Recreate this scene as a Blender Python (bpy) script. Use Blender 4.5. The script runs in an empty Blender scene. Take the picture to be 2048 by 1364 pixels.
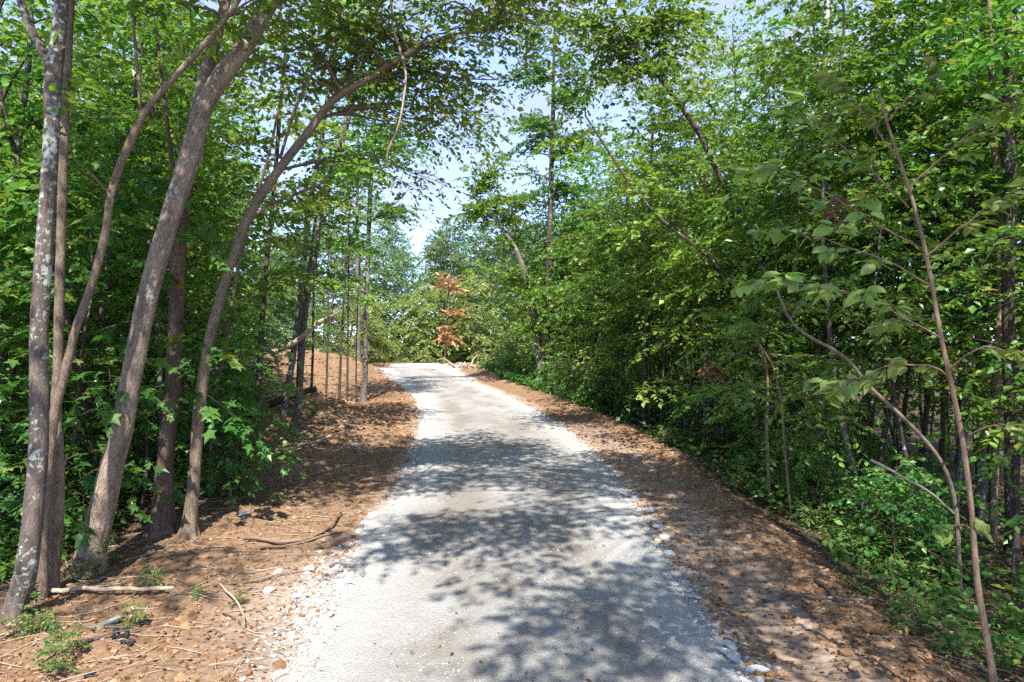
import bpy, math, random
import numpy as np
from math import radians, pi

# ------------------------------------------------------------------ camera, light, exposure
S = bpy.context.scene
COL = S.collection
F = 1365.0                      # focal length in pixels of the 2048 px wide photograph
CAMZ = 3.0
cam = bpy.data.objects.new('camera', bpy.data.cameras.new('camera'))
COL.objects.link(cam)
cam.location = (0, 0, CAMZ)
cam.rotation_euler = (radians(90), 0, 0)
cam.data.sensor_width = 36.0
cam.data.lens = 24.0
cam.data.clip_start = 0.1
cam.data.clip_end = 3000
S.camera = cam

SUN_EL, SUN_AZ = radians(53), radians(178)      # azimuth: clockwise from +Y (north)
to_sun = np.array([math.cos(SUN_EL) * math.sin(SUN_AZ), math.cos(SUN_EL) * math.cos(SUN_AZ), math.sin(SUN_EL)])
world = bpy.data.worlds.new('World')
S.world = world
world.use_nodes = True
wn, wl = world.node_tree.nodes, world.node_tree.links
wn.clear()
w_out = wn.new('ShaderNodeOutputWorld')
w_bg = wn.new('ShaderNodeBackground')
w_bg.inputs['Strength'].default_value = 0.15
sky = wn.new('ShaderNodeTexSky')
sky.sky_type = 'NISHITA'
sky.sun_disc = False
sky.sun_elevation = SUN_EL
sky.sun_rotation = SUN_AZ
sky.air_density = 0.6
sky.altitude = 1500
sky.dust_density = 0.0
sky.ozone_density = 1.2
w_tc = wn.new('ShaderNodeTexCoord')
w_map = wn.new('ShaderNodeMapping')
w_map.inputs['Scale'].default_value = (1.6, 1.6, 5.5)
w_noise = wn.new('ShaderNodeTexNoise')
w_noise.inputs['Scale'].default_value = 2.2
w_noise.inputs['Detail'].default_value = 6
w_noise.inputs['Roughness'].default_value = 0.6
w_ramp = wn.new('ShaderNodeValToRGB')
w_ramp.color_ramp.elements[0].position = 0.38
w_ramp.color_ramp.elements[0].color = (0.30, 0.30, 0.30, 1)
w_ramp.color_ramp.elements[1].position = 0.66
w_ramp.color_ramp.elements[1].color = (0.92, 0.92, 0.92, 1)
w_mix = wn.new('ShaderNodeMix')
w_mix.data_type = 'RGBA'
w_mix.inputs[7].default_value = (0.82, 0.90, 1.08, 1)      # thin bright cloud
wl.new(w_tc.outputs['Generated'], w_map.inputs['Vector'])
wl.new(w_map.outputs['Vector'], w_noise.inputs['Vector'])
wl.new(w_noise.outputs['Fac'], w_ramp.inputs['Fac'])
wl.new(w_ramp.outputs['Color'], w_mix.inputs[0])
w_tint = wn.new('ShaderNodeMix')
w_tint.data_type = 'RGBA'
w_tint.blend_type = 'MULTIPLY'
w_tint.inputs[0].default_value = 1.0
w_tint.inputs[7].default_value = (0.78, 0.79, 0.90, 1)
wl.new(sky.outputs['Color'], w_tint.inputs[6])
wl.new(w_tint.outputs[2], w_mix.inputs[6])
wl.new(w_mix.outputs[2], w_bg.inputs['Color'])
wl.new(w_bg.outputs['Background'], w_out.inputs['Surface'])

sun = bpy.data.objects.new('sun', bpy.data.lights.new('sun', 'SUN'))
COL.objects.link(sun)
sun.data.energy = 2.0
sun.data.angle = radians(0.53)
sun.data.color = (1.0, 0.955, 0.88)
sun.rotation_euler = (pi / 2 - SUN_EL, 0, pi - SUN_AZ)
sun.location = (-20, -20, 60)

S.view_settings.view_transform = 'Standard'
S.view_settings.look = 'None'
S.view_settings.gamma = 1.0
S.view_settings.use_curve_mapping = False
S.view_settings.exposure = 2.6
S.render.engine = 'CYCLES'
S.cycles.max_bounces = 9
S.cycles.diffuse_bounces = 6
S.cycles.transmission_bounces = 6
S.cycles.glossy_bounces = 2
S.cycles.transparent_max_bounces = 4
S.cycles.sample_clamp_indirect = 6
S.cycles.use_denoising = False
S.cycles.caustics_reflective = False
S.cycles.caustics_refractive = False

rng = np.random.default_rng(7)
UP = np.array([0.0, 0.0, 1.0])

# ------------------------------------------------------------------ helpers
def sm(x, a, b):
    t = np.clip((x - a) / (b - a), 0, 1)
    return t * t * (3 - 2 * t)

def _hash(ix, iy, seed):
    h = (ix.astype(np.int64) * 374761393 + iy.astype(np.int64) * 668265263 + seed * 1274126177) & 0x7fffffff
    h = ((h ^ (h >> 13)) * 1274126177) & 0x7fffffff
    return ((h ^ (h >> 16)) & 0xffff) / 65535.0

def vnoise(x, y, seed=0):
    x = np.asarray(x, float); y = np.asarray(y, float)
    ix, iy = np.floor(x), np.floor(y)
    fx, fy = x - ix, y - iy
    fx = fx * fx * (3 - 2 * fx); fy = fy * fy * (3 - 2 * fy)
    a = _hash(ix, iy, seed); b = _hash(ix + 1, iy, seed); c = _hash(ix, iy + 1, seed); d = _hash(ix + 1, iy + 1, seed)
    return (a + (b - a) * fx) * (1 - fy) + (c + (d - c) * fx) * fy

def fbm(x, y, seed=0, octv=4, gain=.5):
    s, a, t = 0, 1.0, 0
    for i in range(octv):
        s = s + a * (vnoise(x * 2 ** i, y * 2 ** i, seed + i) - .5); t += a; a *= gain
    return s / t * 2

def unit(v):
    return v / np.maximum(np.linalg.norm(v, axis=-1, keepdims=True), 1e-9)

class MB:
    """collects vertices and faces (triangles, quads, polygons) for ONE mesh"""
    def __init__(s):
        s.v, s.f, s.n = [], [], 0
    def add(s, V, Fc, mat=0, rnd=None, uv=None, smooth=True):
        V = np.asarray(V, np.float32).reshape(-1, 3); Fc = np.asarray(Fc, np.int64)
        s.v.append(V); s.f.append((Fc + s.n, mat, rnd, uv, smooth)); s.n += len(V)
    def mesh(s, name, mats, zattr=None):
        me = bpy.data.meshes.new(name)
        V = np.concatenate(s.v)
        me.vertices.add(len(V)); me.vertices.foreach_set('co', V.ravel())
        tot = np.concatenate([np.full(len(f), f.shape[1]) for f, *_ in s.f])
        me.loops.add(int(tot.sum())); me.polygons.add(len(tot))
        me.loops.foreach_set('vertex_index', np.concatenate([f.ravel() for f, *_ in s.f]).astype(np.int32))
        st = np.zeros(len(tot), np.int32); st[1:] = np.cumsum(tot)[:-1]
        me.polygons.foreach_set('loop_start', st)
        me.polygons.foreach_set('material_index', np.concatenate([np.full(len(f), m) for f, m, *_ in s.f]).astype(np.int32))
        me.polygons.foreach_set('use_smooth', np.concatenate([np.full(len(f), bool(x[3])) for f, *x in s.f]))
        if any(r is not None for _, _, r, *_ in s.f):
            at = me.attributes.new('rnd', 'FLOAT', 'FACE')
            at.data.foreach_set('value', np.concatenate([np.full(len(f), .5) if r is None else np.asarray(r) for f, _, r, *_ in s.f]).astype(np.float32))
        if any(u is not None for _, _, _, u, _ in s.f):
            ul = me.uv_layers.new(name='UVMap')
            ul.data.foreach_set('uv', np.concatenate([np.zeros(f.size * 2) if u is None else np.asarray(u).ravel() for f, _, _, u, _ in s.f]).astype(np.float32))
        for m in mats: me.materials.append(m)
        me.update(calc_edges=True)
        return me

def link(name, me, parent=None, loc=None, rz=0, sc=1):
    o = bpy.data.objects.new(name, me)
    COL.objects.link(o)
    if parent: o.parent = parent
    if loc is not None: o.location = loc
    o.rotation_euler = (0, 0, rz); o.scale = (sc, sc, sc)
    return o

def tag(o, label=None, cat=None, group=None, kind=None):
    if label: o['label'] = label
    if cat: o['category'] = cat
    if group: o['group'] = group
    if kind: o['kind'] = kind
    return o

def empty(name, loc, label, cat, group=None, rz=0, sc=1):
    e = link(name, None, None, loc, rz, sc)
    e.empty_display_size = 0.2
    return tag(e, label, cat, group)

def spline(P, n):
    """smooth resampling of a polyline (Catmull-Rom), n points"""
    P = np.asarray(P, float)
    if len(P) < 3:
        t = np.linspace(0, 1, n)[:, None]; return P[0] * (1 - t) + P[-1] * t
    d = np.r_[0, np.cumsum(np.linalg.norm(np.diff(P[:, :3], axis=0), axis=1) + 1e-6)]
    u = np.linspace(0, d[-1], n)
    m = np.gradient(P, d, axis=0)
    i = np.clip(np.searchsorted(d, u, 'right') - 1, 0, len(P) - 2)
    h = (d[i + 1] - d[i])[:, None]; t = ((u - d[i])[:, None]) / h
    return ((2*t**3 - 3*t**2 + 1) * P[i] + (t**3 - 2*t**2 + t) * h * m[i] + (-2*t**3 + 3*t**2) * P[i + 1] + (t**3 - t**2) * h * m[i + 1])

def tube(B, path, rad, sides=6, mat=0, flare=0, lobes=5, bark=0, seed=0, cap=True):
    path = np.asarray(path, float); n = len(path)
    rad = np.broadcast_to(np.asarray(rad, float), (n,)).copy()
    T = unit(np.gradient(path, axis=0))
    ref = np.array([0.0, 1.0, 0.0]) if abs(T[0][1]) < .8 else np.array([1.0, 0, 0])
    N = unit(np.cross(T, np.broadcast_to(ref, T.shape))); Bn = np.cross(T, N)
    th = np.linspace(0, 2 * pi, sides, endpoint=False)
    ln = np.r_[0, np.cumsum(np.linalg.norm(np.diff(path, axis=0), axis=1))]
    R = np.repeat(rad[:, None], sides, 1)
    if flare:
        e = np.exp(-ln / (flare))[:, None]
        R = R * (1 + e * (.55 + .38 * np.cos(lobes * th + seed) + .2 * np.cos(2 * th + seed * 2)))
    if bark and sides > 30:
        q = th[None, :] / (2 * pi) * 22; z_ = ln[:, None] * 5
        wl_ = np.cos(th)[None, :] * 11; wm = np.sin(th)[None, :] * 11
        R = R * (1 + .045 * (np.abs(fbm(wl_ + z_ * .12, wm + z_ * .5, seed, 3)) - .25) * 2)
        bark = bark * .5
    if bark:
        R = R * (1 + bark * fbm(th[None, :] / (2 * pi) * sides * .45 + seed * 7, ln[:, None] * 3.0, seed, 3))
    V = path[:, None] + R[..., None] * (np.cos(th)[None, :, None] * N[:, None] + np.sin(th)[None, :, None] * Bn[:, None])
    i = np.arange(n - 1)[:, None]; j = np.arange(sides)[None, :]; k = (j + 1) % sides
    Fq = np.stack([i * sides + j, i * sides + k, (i + 1) * sides + k, (i + 1) * sides + j], -1).reshape(-1, 4)
    c = 2 * pi * max(rad.mean(), 1e-4)
    u0 = (j / sides * c + 0 * i); u1 = ((j + 1) / sides * c + 0 * i); v0 = ln[i] + 0 * j; v1 = ln[i + 1] + 0 * j
    uv = np.stack([np.stack([u0, v0], -1), np.stack([u1, v0], -1), np.stack([u1, v1], -1), np.stack([u0, v1], -1)], -2).reshape(-1, 4, 2)
    B.add(V.reshape(-1, 3), Fq, mat, None, uv)
    if cap and sides > 3:
        B.add(V[-1], np.arange(sides)[None, :], mat, None, np.zeros((1, sides, 2)))
        B.add(V[0], np.arange(sides)[None, ::-1], mat, None, np.zeros((1, sides, 2)))

# leaf templates: (along, across, up), faces
LEAF = {
    'simple': (np.array([[0, 0, 0], [.45, .5, .07], [1, 0, -.06], [.45, -.5, .07]]), np.array([[0, 3, 2, 1]])),
    'oval': (np.array([[0, 0, 0], [.28, .40, .07], [.66, .38, .03], [1, 0, -.12], [.66, -.38, .03], [.28, -.40, .07]]),
             np.array([[0, 3, 2, 1], [0, 5, 4, 3]])),
    'maple': (np.array([[0, 0, 0], [-.08, .34, .02], [.2, .3, .04], [.45, .6, -.03], [.55, .22, .03], [1, 0, -.1], [.55, -.22, .03], [.45, -.6, -.03], [.2, -.3, .04], [-.08, -.34, .02], [.4, 0, .0]]),
              np.array([[0, 10, 2, 1], [10, 4, 3, 2], [10, 6, 5, 4], [10, 8, 7, 6], [0, 9, 8, 10]])),
}
def leaves(B, P, D, Nn, L, W, kind='simple', mat=0, rnd=None):
    T, Fc = LEAF[kind]
    D = unit(D); Sd = unit(np.cross(Nn, D)); N2 = np.cross(D, Sd)
    m = len(P)
    V = P[:, None] + (D * L[:, None])[:, None] * T[None, :, 0:1] + (Sd * (L * W)[:, None])[:, None] * T[None, :, 1:2] + (N2 * L[:, None])[:, None] * T[None, :, 2:3]
    Fa = (np.arange(m) * len(T))[:, None, None] + Fc[None]
    if rnd is None: rnd = np.random.default_rng(m).random(m)
    B.add(V.reshape(-1, 3), Fa.reshape(-1, Fc.shape[1]), mat, np.repeat(rnd, len(Fc)), None, False)

class Sprig:
    """twigs waiting for their leaves"""
    def __init__(s): s.P, s.D, s.L = [], [], []
    def put(s, P, D, L): s.P.append(P); s.D.append(D); s.L.append(L)
    def emit(s, B, r, k=7, size=.1, width=.55, kind='simple', mat=0, droop=.25, tilt=.45, wood=None, wmat=1):
        if not s.P: return
        P = np.concatenate(s.P); D = unit(np.concatenate(s.D)); L = np.concatenate(s.L); n = len(P)
        u = (np.arange(k)[None] + .35 + .5 * r.random((n, k))) / k
        pos = P[:, None] + D[:, None] * (L[:, None] * u)[..., None]
        pos[..., 2] -= droop * L[:, None] * u ** 2
        side = unit(np.cross(D, UP)); sg = np.where(np.arange(k) % 2 == 0, 1.0, -1.0)
        d = D[:, None] * .55 + side[:, None] * (sg[None, :, None] * .8) + r.normal(0, .28, (n, k, 3))
        d[..., 2] -= .18
        d[:, -1] = D * 1.0 + r.normal(0, .25, (n, 3))
        nn = UP + r.normal(0, tilt, (n, k, 3))
        tone = np.clip(.5 + r.normal(0, .2, (n, 1)) + r.normal(0, .16, (n, k)), 0, 1)
        leaves(B, pos.reshape(-1, 3), d.reshape(-1, 3), nn.reshape(-1, 3), size * r.uniform(.45, 1.35, n * k), np.full(n * k, width) * r.uniform(.8, 1.2, n * k), kind, mat, tone.ravel())
        if wood is not None:
            for i in range(n):
                t = np.array([0, .5, 1.0])[:, None]
                p = P[i] + D[i] * L[i] * t; p[:, 2] -= droop * L[i] * t[:, 0] ** 2
                tube(wood, p, [wood_r, wood_r * .8, wood_r * .4], 3, wmat, cap=False)
wood_r = .0035

def leafy(Wd, Sp, path, r0, r, sec_len=.9, sec_gap=.28, twig_gap=.16, twig_len=.32, start=.2, droop=.25, wmat=0, sides=5, taper=.25, vz=1.0):
    """a limb with side branches; puts its twigs into Sp"""
    path = np.asarray(path, float)
    tube(Wd, path, np.linspace(r0, r0 * taper, len(path)), sides, wmat, cap=False)
    seg = np.linalg.norm(np.diff(path, axis=0), axis=1); cum = np.r_[0, np.cumsum(seg)]; Lt = cum[-1]
    ts = np.arange(start * Lt, Lt, sec_gap) + r.uniform(-.3, .3) * sec_gap
    sg = 1 if r.random() < .5 else -1
    for t in np.r_[ts, Lt]:
        t = min(max(t, 0), Lt * .999)
        i = min(np.searchsorted(cum, t, 'right') - 1, len(path) - 2)
        p = path[i] + (path[i + 1] - path[i]) * (t - cum[i]) / seg[i]
        T = (path[i + 1] - path[i]) / seg[i]
        hs = np.cross(T, UP); hn = np.linalg.norm(hs)
        a = r.uniform(0, 2 * pi)
        hs = hs / hn if hn > .35 else np.array([math.cos(a), math.sin(a), 0])
        sg = -sg
        if t >= Lt * .99: d = T + r.normal(0, .15, 3)
        else: d = T * .6 + hs * sg * r.uniform(.6, 1.0) + UP * r.uniform(-.15, .3) * vz
        d = unit(d)
        l = sec_len * (1 - .5 * t / Lt) * r.uniform(.6, 1.2)
        u = np.linspace(0, 1, 4)[:, None]
        sp = p + d * l * u - UP * droop * l * u ** 2 + r.normal(0, .03, (4, 3)) * u * l
        tube(Wd, sp, [max(.004, r0 * .32), max(.0035, r0 * .24), .003, .002], 3, wmat, cap=False)
        m = max(2, int(l / twig_gap))
        tu = (np.arange(m) + r.uniform(.2, .8, m)) / m
        tu[-1] = 1
        pos = p + d * l * tu[:, None] - UP * droop * l * tu[:, None] ** 2
        Td = unit(d - UP * 2 * droop * tu[:, None] * 1.0)
        h2 = unit(np.cross(Td, UP) + 1e-6)
        s2 = np.where(np.arange(m) % 2 == 0, 1.0, -1.0)[:, None]
        D2 = Td * .6 + h2 * s2 * r.uniform(.5, 1, (m, 1)) + UP * r.uniform(-.25, .25, (m, 1)) * vz
        D2[-1] = Td[-1]
        Sp.put(pos, D2, twig_len * r.uniform(.55, 1.25, m))

# ------------------------------------------------------------------ materials
def nodes(name):
    m = bpy.data.materials.new(name); m.use_nodes = True
    n, l = m.node_tree.nodes, m.node_tree.links
    n.clear()
    return m, n, l

def ramp(n, stops):
    r = n.new('ShaderNodeValToRGB'); e = r.color_ramp.elements
    while len(e) < len(stops): e.new(.5)
    for el, (p, c) in zip(e, stops): el.position = p; el.color = (*c, 1)
    return r

def noise(n, l, scale, detail=4, rough=.55, vec=None, scl=None, coord='Object', dist=0):
    t = n.new('ShaderNodeTexNoise'); t.inputs['Scale'].default_value = scale
    t.inputs['Detail'].default_value = detail; t.inputs['Roughness'].default_value = rough; t.inputs['Distortion'].default_value = dist
    if vec is None:
        vec = n.new('ShaderNodeTexCoord').outputs[coord]
    if scl:
        mp = n.new('ShaderNodeMapping'); mp.inputs['Scale'].default_value = scl
        l.new(vec, mp.inputs['Vector']); vec = mp.outputs['Vector']
    l.new(vec, t.inputs['Vector'])
    return t

def mixc(n, l, fac, a, b, mode='MIX'):
    m = n.new('ShaderNodeMix'); m.data_type = 'RGBA'; m.blend_type = mode
    for sock, v in ((0, fac), (6, a), (7, b)):
        if hasattr(v, 'is_linked') or hasattr(v, 'links'): l.new(v, m.inputs[sock])
        elif isinstance(v, (int, float)): m.inputs[sock].default_value = v
        else: m.inputs[sock].default_value = (*v, 1)
    return m.outputs[2]

def mathn(n, l, op, a, b=None, clamp=False):
    m = n.new('ShaderNodeMath'); m.operation = op; m.use_clamp = clamp
    for i, v in enumerate((a, b)):
        if v is None: continue
        if isinstance(v, (int, float)): m.inputs[i].default_value = v
        else: l.new(v, m.inputs[i])
    return m.outputs[0]

def finish(n, l, color, rough=.85, bump=None, dist=.02, strength=1.0, spec=.2):
    b = n.new('ShaderNodeBsdfPrincipled'); o = n.new('ShaderNodeOutputMaterial')
    b.inputs['Specular IOR Level'].default_value = spec
    if isinstance(color, tuple): b.inputs['Base Color'].default_value = (*color, 1)
    else: l.new(color, b.inputs['Base Color'])
    b.inputs['Roughness'].default_value = rough
    if bump is not None:
        bp = n.new('ShaderNodeBump'); bp.inputs['Distance'].default_value = dist; bp.inputs['Strength'].default_value = strength
        l.new(bump, bp.inputs['Height']); l.new(bp.outputs['Normal'], b.inputs['Normal'])
    l.new(b.outputs['BSDF'], o.inputs['Surface'])

def leaf_mat(name, stops, trans=.48, tcol=(1.25, 1.15, .55), hue_var=.05, val_var=.5, rough=.36, spec=.45):
    m, n, l = nodes(name)
    at = n.new('ShaderNodeAttribute'); at.attribute_name = 'rnd'
    rp = ramp(n, stops); l.new(at.outputs['Fac'], rp.inputs['Fac'])
    oi = n.new('ShaderNodeObjectInfo')
    hs = n.new('ShaderNodeHueSaturation')
    l.new(rp.outputs['Color'], hs.inputs['Color'])
    l.new(mathn(n, l, 'MULTIPLY_ADD', oi.outputs['Random'], hue_var), hs.inputs['Hue'])
    hs.inputs['Hue'].links[0].from_node.inputs[2].default_value = .5 - hue_var / 2
    fr = mathn(n, l, 'FRACT', mathn(n, l, 'MULTIPLY', oi.outputs['Random'], 7.31))
    v = n.new('ShaderNodeMath'); v.operation = 'MULTIPLY_ADD'; l.new(fr, v.inputs[0]); v.inputs[1].default_value = val_var; v.inputs[2].default_value = 1 - val_var / 2
    l.new(v.outputs[0], hs.inputs['Value'])
    p = n.new('ShaderNodeBsdfPrincipled'); p.inputs['Roughness'].default_value = rough; p.inputs['Specular IOR Level'].default_value = spec
    l.new(hs.outputs['Color'], p.inputs['Base Color'])
    t = n.new('ShaderNodeBsdfTranslucent')
    l.new(mixc(n, l, 1.0, hs.outputs['Color'], tcol, 'MULTIPLY'), t.inputs['Color'])
    mx = n.new('ShaderNodeMixShader'); mx.inputs[0].default_value = trans
    o = n.new('ShaderNodeOutputMaterial')
    l.new(p.outputs[0], mx.inputs[1]); l.new(t.outputs[0], mx.inputs[2]); l.new(mx.outputs[0], o.inputs['Surface'])
    return m

G = {}
G['forest'] = leaf_mat('leaf_forest', [(0, (0.056, 0.140, 0.023)), (0.35, (0.096, 0.212, 0.033)), (0.7, (0.149, 0.286, 0.045)), (0.93, (0.212, 0.345, 0.058)), (1, (0.340, 0.332, 0.065))])
G['canopy'] = leaf_mat('leaf_canopy', [(0, (0.068, 0.153, 0.022)), (0.4, (0.114, 0.233, 0.034)), (0.8, (0.181, 0.306, 0.047)), (1, (0.310, 0.367, 0.067))])
G['low'] = leaf_mat('leaf_low', [(0, (0.052, 0.141, 0.032)), (0.4, (0.086, 0.202, 0.043)), (0.8, (0.138, 0.263, 0.054)), (1, (0.262, 0.294, 0.062))])
G['sapling'] = leaf_mat('leaf_sapling', [(0, (0.085, 0.17, 0.045)), (0.5, (0.13, 0.23, 0.055)), (0.9, (0.2, 0.27, 0.07)), (1, (0.28, 0.26, 0.08))], val_var=.25)
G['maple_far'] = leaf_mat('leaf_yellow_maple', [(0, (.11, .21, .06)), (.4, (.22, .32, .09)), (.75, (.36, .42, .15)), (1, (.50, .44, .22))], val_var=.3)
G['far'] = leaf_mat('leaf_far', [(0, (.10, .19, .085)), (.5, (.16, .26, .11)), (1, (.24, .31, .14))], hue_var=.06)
G['dead'] = leaf_mat('leaf_dead', [(0, (.24, .12, .06)), (.5, (.37, .21, .115)), (1, (.48, .31, .19))], trans=.3)
G['withered'] = leaf_mat('leaf_withered', [(0, (.07, .035, .018)), (.5, (.15, .075, .035)), (1, (.24, .13, .06))], trans=.2)
G['litter'] = leaf_mat('leaf_litter', [(0, (0.072, 0.041, 0.024)), (.4, (0.160, 0.090, 0.052)), (.75, (0.264, 0.164, 0.099)), (1, (0.368, 0.265, 0.167))], trans=.08, rough=.8, spec=.1)

def bark_mat(name, c0, c1, c2, lichen=0.0, moss=0.0, fiss=1.0, lich_col=(.30, .33, .29)):
    m, n, l = nodes(name)
    uv = n.new('ShaderNodeTexCoord')
    f1 = noise(n, l, 1, 5, .62, uv.outputs['UV'], (62, 15, 1), dist=.9)
    f2 = noise(n, l, 1, 3, .5, uv.outputs['UV'], (9, 2.2, 1))
    f3 = noise(n, l, 1, 4, .7, uv.outputs['UV'], (150, 45, 1))
    r1 = ramp(n, [(.36, c0), (.5, c1), (.64, c2)]); l.new(mathn(n, l, 'ADD', mathn(n, l, 'MULTIPLY', f1.outputs['Fac'], .62), mathn(n, l, 'MULTIPLY', f3.outputs['Fac'], .38)), r1.inputs['Fac'])
    r2 = ramp(n, [(.3, (.62, .62, .62)), (.7, (1.25, 1.22, 1.2))]); l.new(f2.outputs['Fac'], r2.inputs['Fac'])
    c = mixc(n, l, 1.0, r1.outputs['Color'], r2.outputs['Color'], 'MULTIPLY')
    if lichen:
        k = noise(n, l, 1, 4, .65, uv.outputs['UV'], (19, 15, 1), dist=.3)
        big = noise(n, l, 1, 2, .5, uv.outputs['UV'], (3, 1.6, 1))
        s = mathn(n, l, 'ADD', k.outputs['Fac'], mathn(n, l, 'MULTIPLY', mathn(n, l, 'SUBTRACT', big.outputs['Fac'], .5), .7))
        kr = ramp(n, [(.65 - lichen * .14, (0, 0, 0)), (.70 - lichen * .14, (.9, .9, .9))]); l.new(s, kr.inputs['Fac'])
        lv = mixc(n, l, f3.outputs['Fac'], lich_col, tuple(min(1, x * 1.35) for x in lich_col))
        c = mixc(n, l, kr.outputs['Color'], c, lv)
    if moss:
        g = noise(n, l, 1, 4, .6, uv.outputs['UV'], (8, 3, 1))
        gr = ramp(n, [(.72 - moss * .2, (0, 0, 0)), (.80 - moss * .2, (.7, .7, .7))]); l.new(g.outputs['Fac'], gr.inputs['Fac'])
        c = mixc(n, l, gr.outputs['Color'], c, (.10, .105, .035))
    h = mathn(n, l, 'ADD', mathn(n, l, 'MULTIPLY', f1.outputs['Fac'], 1.0), mathn(n, l, 'MULTIPLY', f3.outputs['Fac'], .35))
    finish(n, l, c, .9, h, .022 * fiss, .9, .15)
    return m

BK = {}
BK['lichen'] = bark_mat('bark_lichen', (.07, .055, .046), (.13, .104, .088), (.19, .158, .135), lichen=.62, fiss=.5)
BK['brown'] = bark_mat('bark_brown', (.10, .072, .052), (.26, .198, .15), (.38, .31, .245), lichen=.12, fiss=1.0)
BK['tan'] = bark_mat('bark_tan', (.09, .066, .047), (.215, .16, .115), (.31, .243, .18), moss=.25)
BK['rust'] = bark_mat('bark_rust', (.055, .038, .028), (.13, .09, .07), (.20, .145, .115), lichen=.28, lich_col=(.27, .11, .045), moss=.3)
BK['grey'] = bark_mat('bark_grey', (.06, .052, .044), (.135, .118, .10), (.22, .20, .178), lichen=.5)
BK['dark'] = bark_mat('bark_dark', (.035, .028, .022), (.075, .058, .046), (.13, .105, .085), lichen=.1, moss=.2)
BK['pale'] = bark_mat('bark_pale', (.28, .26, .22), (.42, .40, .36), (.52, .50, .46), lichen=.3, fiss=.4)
BK['wood'] = bark_mat('weathered_wood', (.26, .19, .13), (.42, .33, .25), (.55, .46, .37), fiss=.5)
BK['stem'] = bark_mat('bark_stem', (.13, .085, .055), (.22, .15, .105), (.30, .22, .16), fiss=.4)

# ------------------------------------------------------------------ terrain
_RY = np.array([-40, -10, 0, 5.9, 8, 9.7, 12, 15, 19, 24, 30, 34, 38, 45, 49, 52, 56, 62, 75, 120, 400, 1500.])
_RZ = np.array([-.1, 0, 0, .03, .08, .2, .32, .47, .53, .56, .64, .78, .92, 1.0, 1.0, 1.0, .85, .6, .3, 0, 0, 0])
_EY = np.array([-40, 0, 5.9, 7.86, 8.67, 9.66, 11.74, 12.8, 15.2, 19, 22.75, 28.7, 32, 35, 39, 43, 46])
_EL = np.array([-1.8, -1.8, -1.88, -1.92, -1.96, -1.97, -1.93, -1.96, -2.16, -2.5, -2.98, -3.97, -4.9, -5.9, -7.1, -8.4, -9.2])
_ER = np.array([2.1, 2.1, 2.1, 2.06, 2.04, 2.03, 2.02, 2.0, 1.85, 1.47, 1.0, .02, -.9, -1.9, -2.6, -3.3, -3.9])
_yy = np.linspace(-40, 160, 2001)
def _smooth(y, v, w):
    a = np.interp(_yy, y, v); k = np.hanning(w); k /= k.sum()
    p = np.pad(a, w, mode='edge'); return np.convolve(p, k, 'same')[w:-w]
_zr, _el, _er = _smooth(_RY, _RZ, 31), _smooth(_EY, _EL, 25), _smooth(_EY, _ER, 25)
def zroad(Y): return np.interp(Y, _yy, _zr)
def eL(Y): return np.interp(Y, _yy, _el)
def eR(Y): return np.interp(Y, _yy, _er)
def bump(X, Y, x, y, a, b, h, p=1.0): return h * np.exp(-((((X - x) / a) ** 2 + ((Y - y) / b) ** 2) ** p))

def ground(X, Y, detail=True):
    X = np.asarray(X, float); Y = np.asarray(Y, float)
    z = zroad(Y)
    sl, sr = eL(Y) - X, X - eR(Y)
    pit = np.where((sl < 0) & (sr < 0), sm(np.minimum(-sl, -sr), 0, .35), 0) * (Y < 47)
    z = z - .07 * pit
    near = 1 - sm(Y, 44, 50)
    # left: level shoulder that falls away under the trees, a small lip of pushed soil
    z = z + near * (.05 * sm(sl, 0, .5) + .05 * sm(sl, 1, 3) - .09 * np.maximum(sl - 4.2, 0) * (1 - sm(sl, 9, 25)) - .9 * sm(sl, 9, 25))
    # right: track strip, low berm, then the forest floor
    z = z + near * (.03 * sm(sr, 0, .3) + .09 * np.exp(-((sr - 1.55) / .35) ** 2) - .32 * sm(sr, 1.7, 3.2) - .05 * np.maximum(sr - 3, 0) * (1 - sm(sr, 8, 20)) - .4 * sm(sr, 8, 20))
    z = z + (1 + .5 * fbm(X * 1.1, Y * 1.1, 51, 4, .6)) * (bump(X, Y, -5.6, 18.6, 1.3, 2.0, .55) + bump(X, Y, -6.5, 21.0, 1.6, 2.2, .55) + bump(X, Y, -8.0, 23.5, 1.6, 2.5, .4))
    z = z + (1 + .55 * fbm(X * .55, Y * .55, 52, 5, .65)) * bump(X, Y, -12.6, 37.5, 4.2, 8.5, 1.35, 1.3)
    z = z + bump(X, Y, 1.6, 43, 2.4, 4.5, .9) + bump(X, Y, 6.5, 41, 3, 5, .8)
    z = z + bump(X, Y, -6, 54.5, 14, 1.2, .35)
    off = np.maximum(sl, sr)
    a = sm(off, 0, .5)
    z = z + a * (.10 * fbm(X * .7, Y * .7, 3, 3) + .045 * fbm(X * 2.6, Y * 2.6, 11, 3))
    if detail:
        z = z + a * .022 * fbm(X * 9, Y * 9, 21, 2)
        w = sm(sr, .25, .5) * (1 - sm(sr, 1.0, 1.35)) * (1 - sm(Y, 18, 26))
        ph = Y / .135 + .5 * fbm(X * 1.2, Y * .8, 5, 2)
        z = z + w * (.034 * np.abs(np.sin(pi * ph)) - .045) * (.5 + vnoise(X * 3, Y * 3, 8))
        w2 = sm(sl, .5, .8) * (1 - sm(sl, 1.3, 1.6)) * (1 - sm(Y, 14, 20)) * .45
        z = z + w2 * (.018 * np.abs(np.sin(pi * ph)) - .02)
    return z

def P3(px, py, Y):
    return np.array([(px - 1024) / F * Y, Y, CAMZ - (py - 682) / F * Y])

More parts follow.
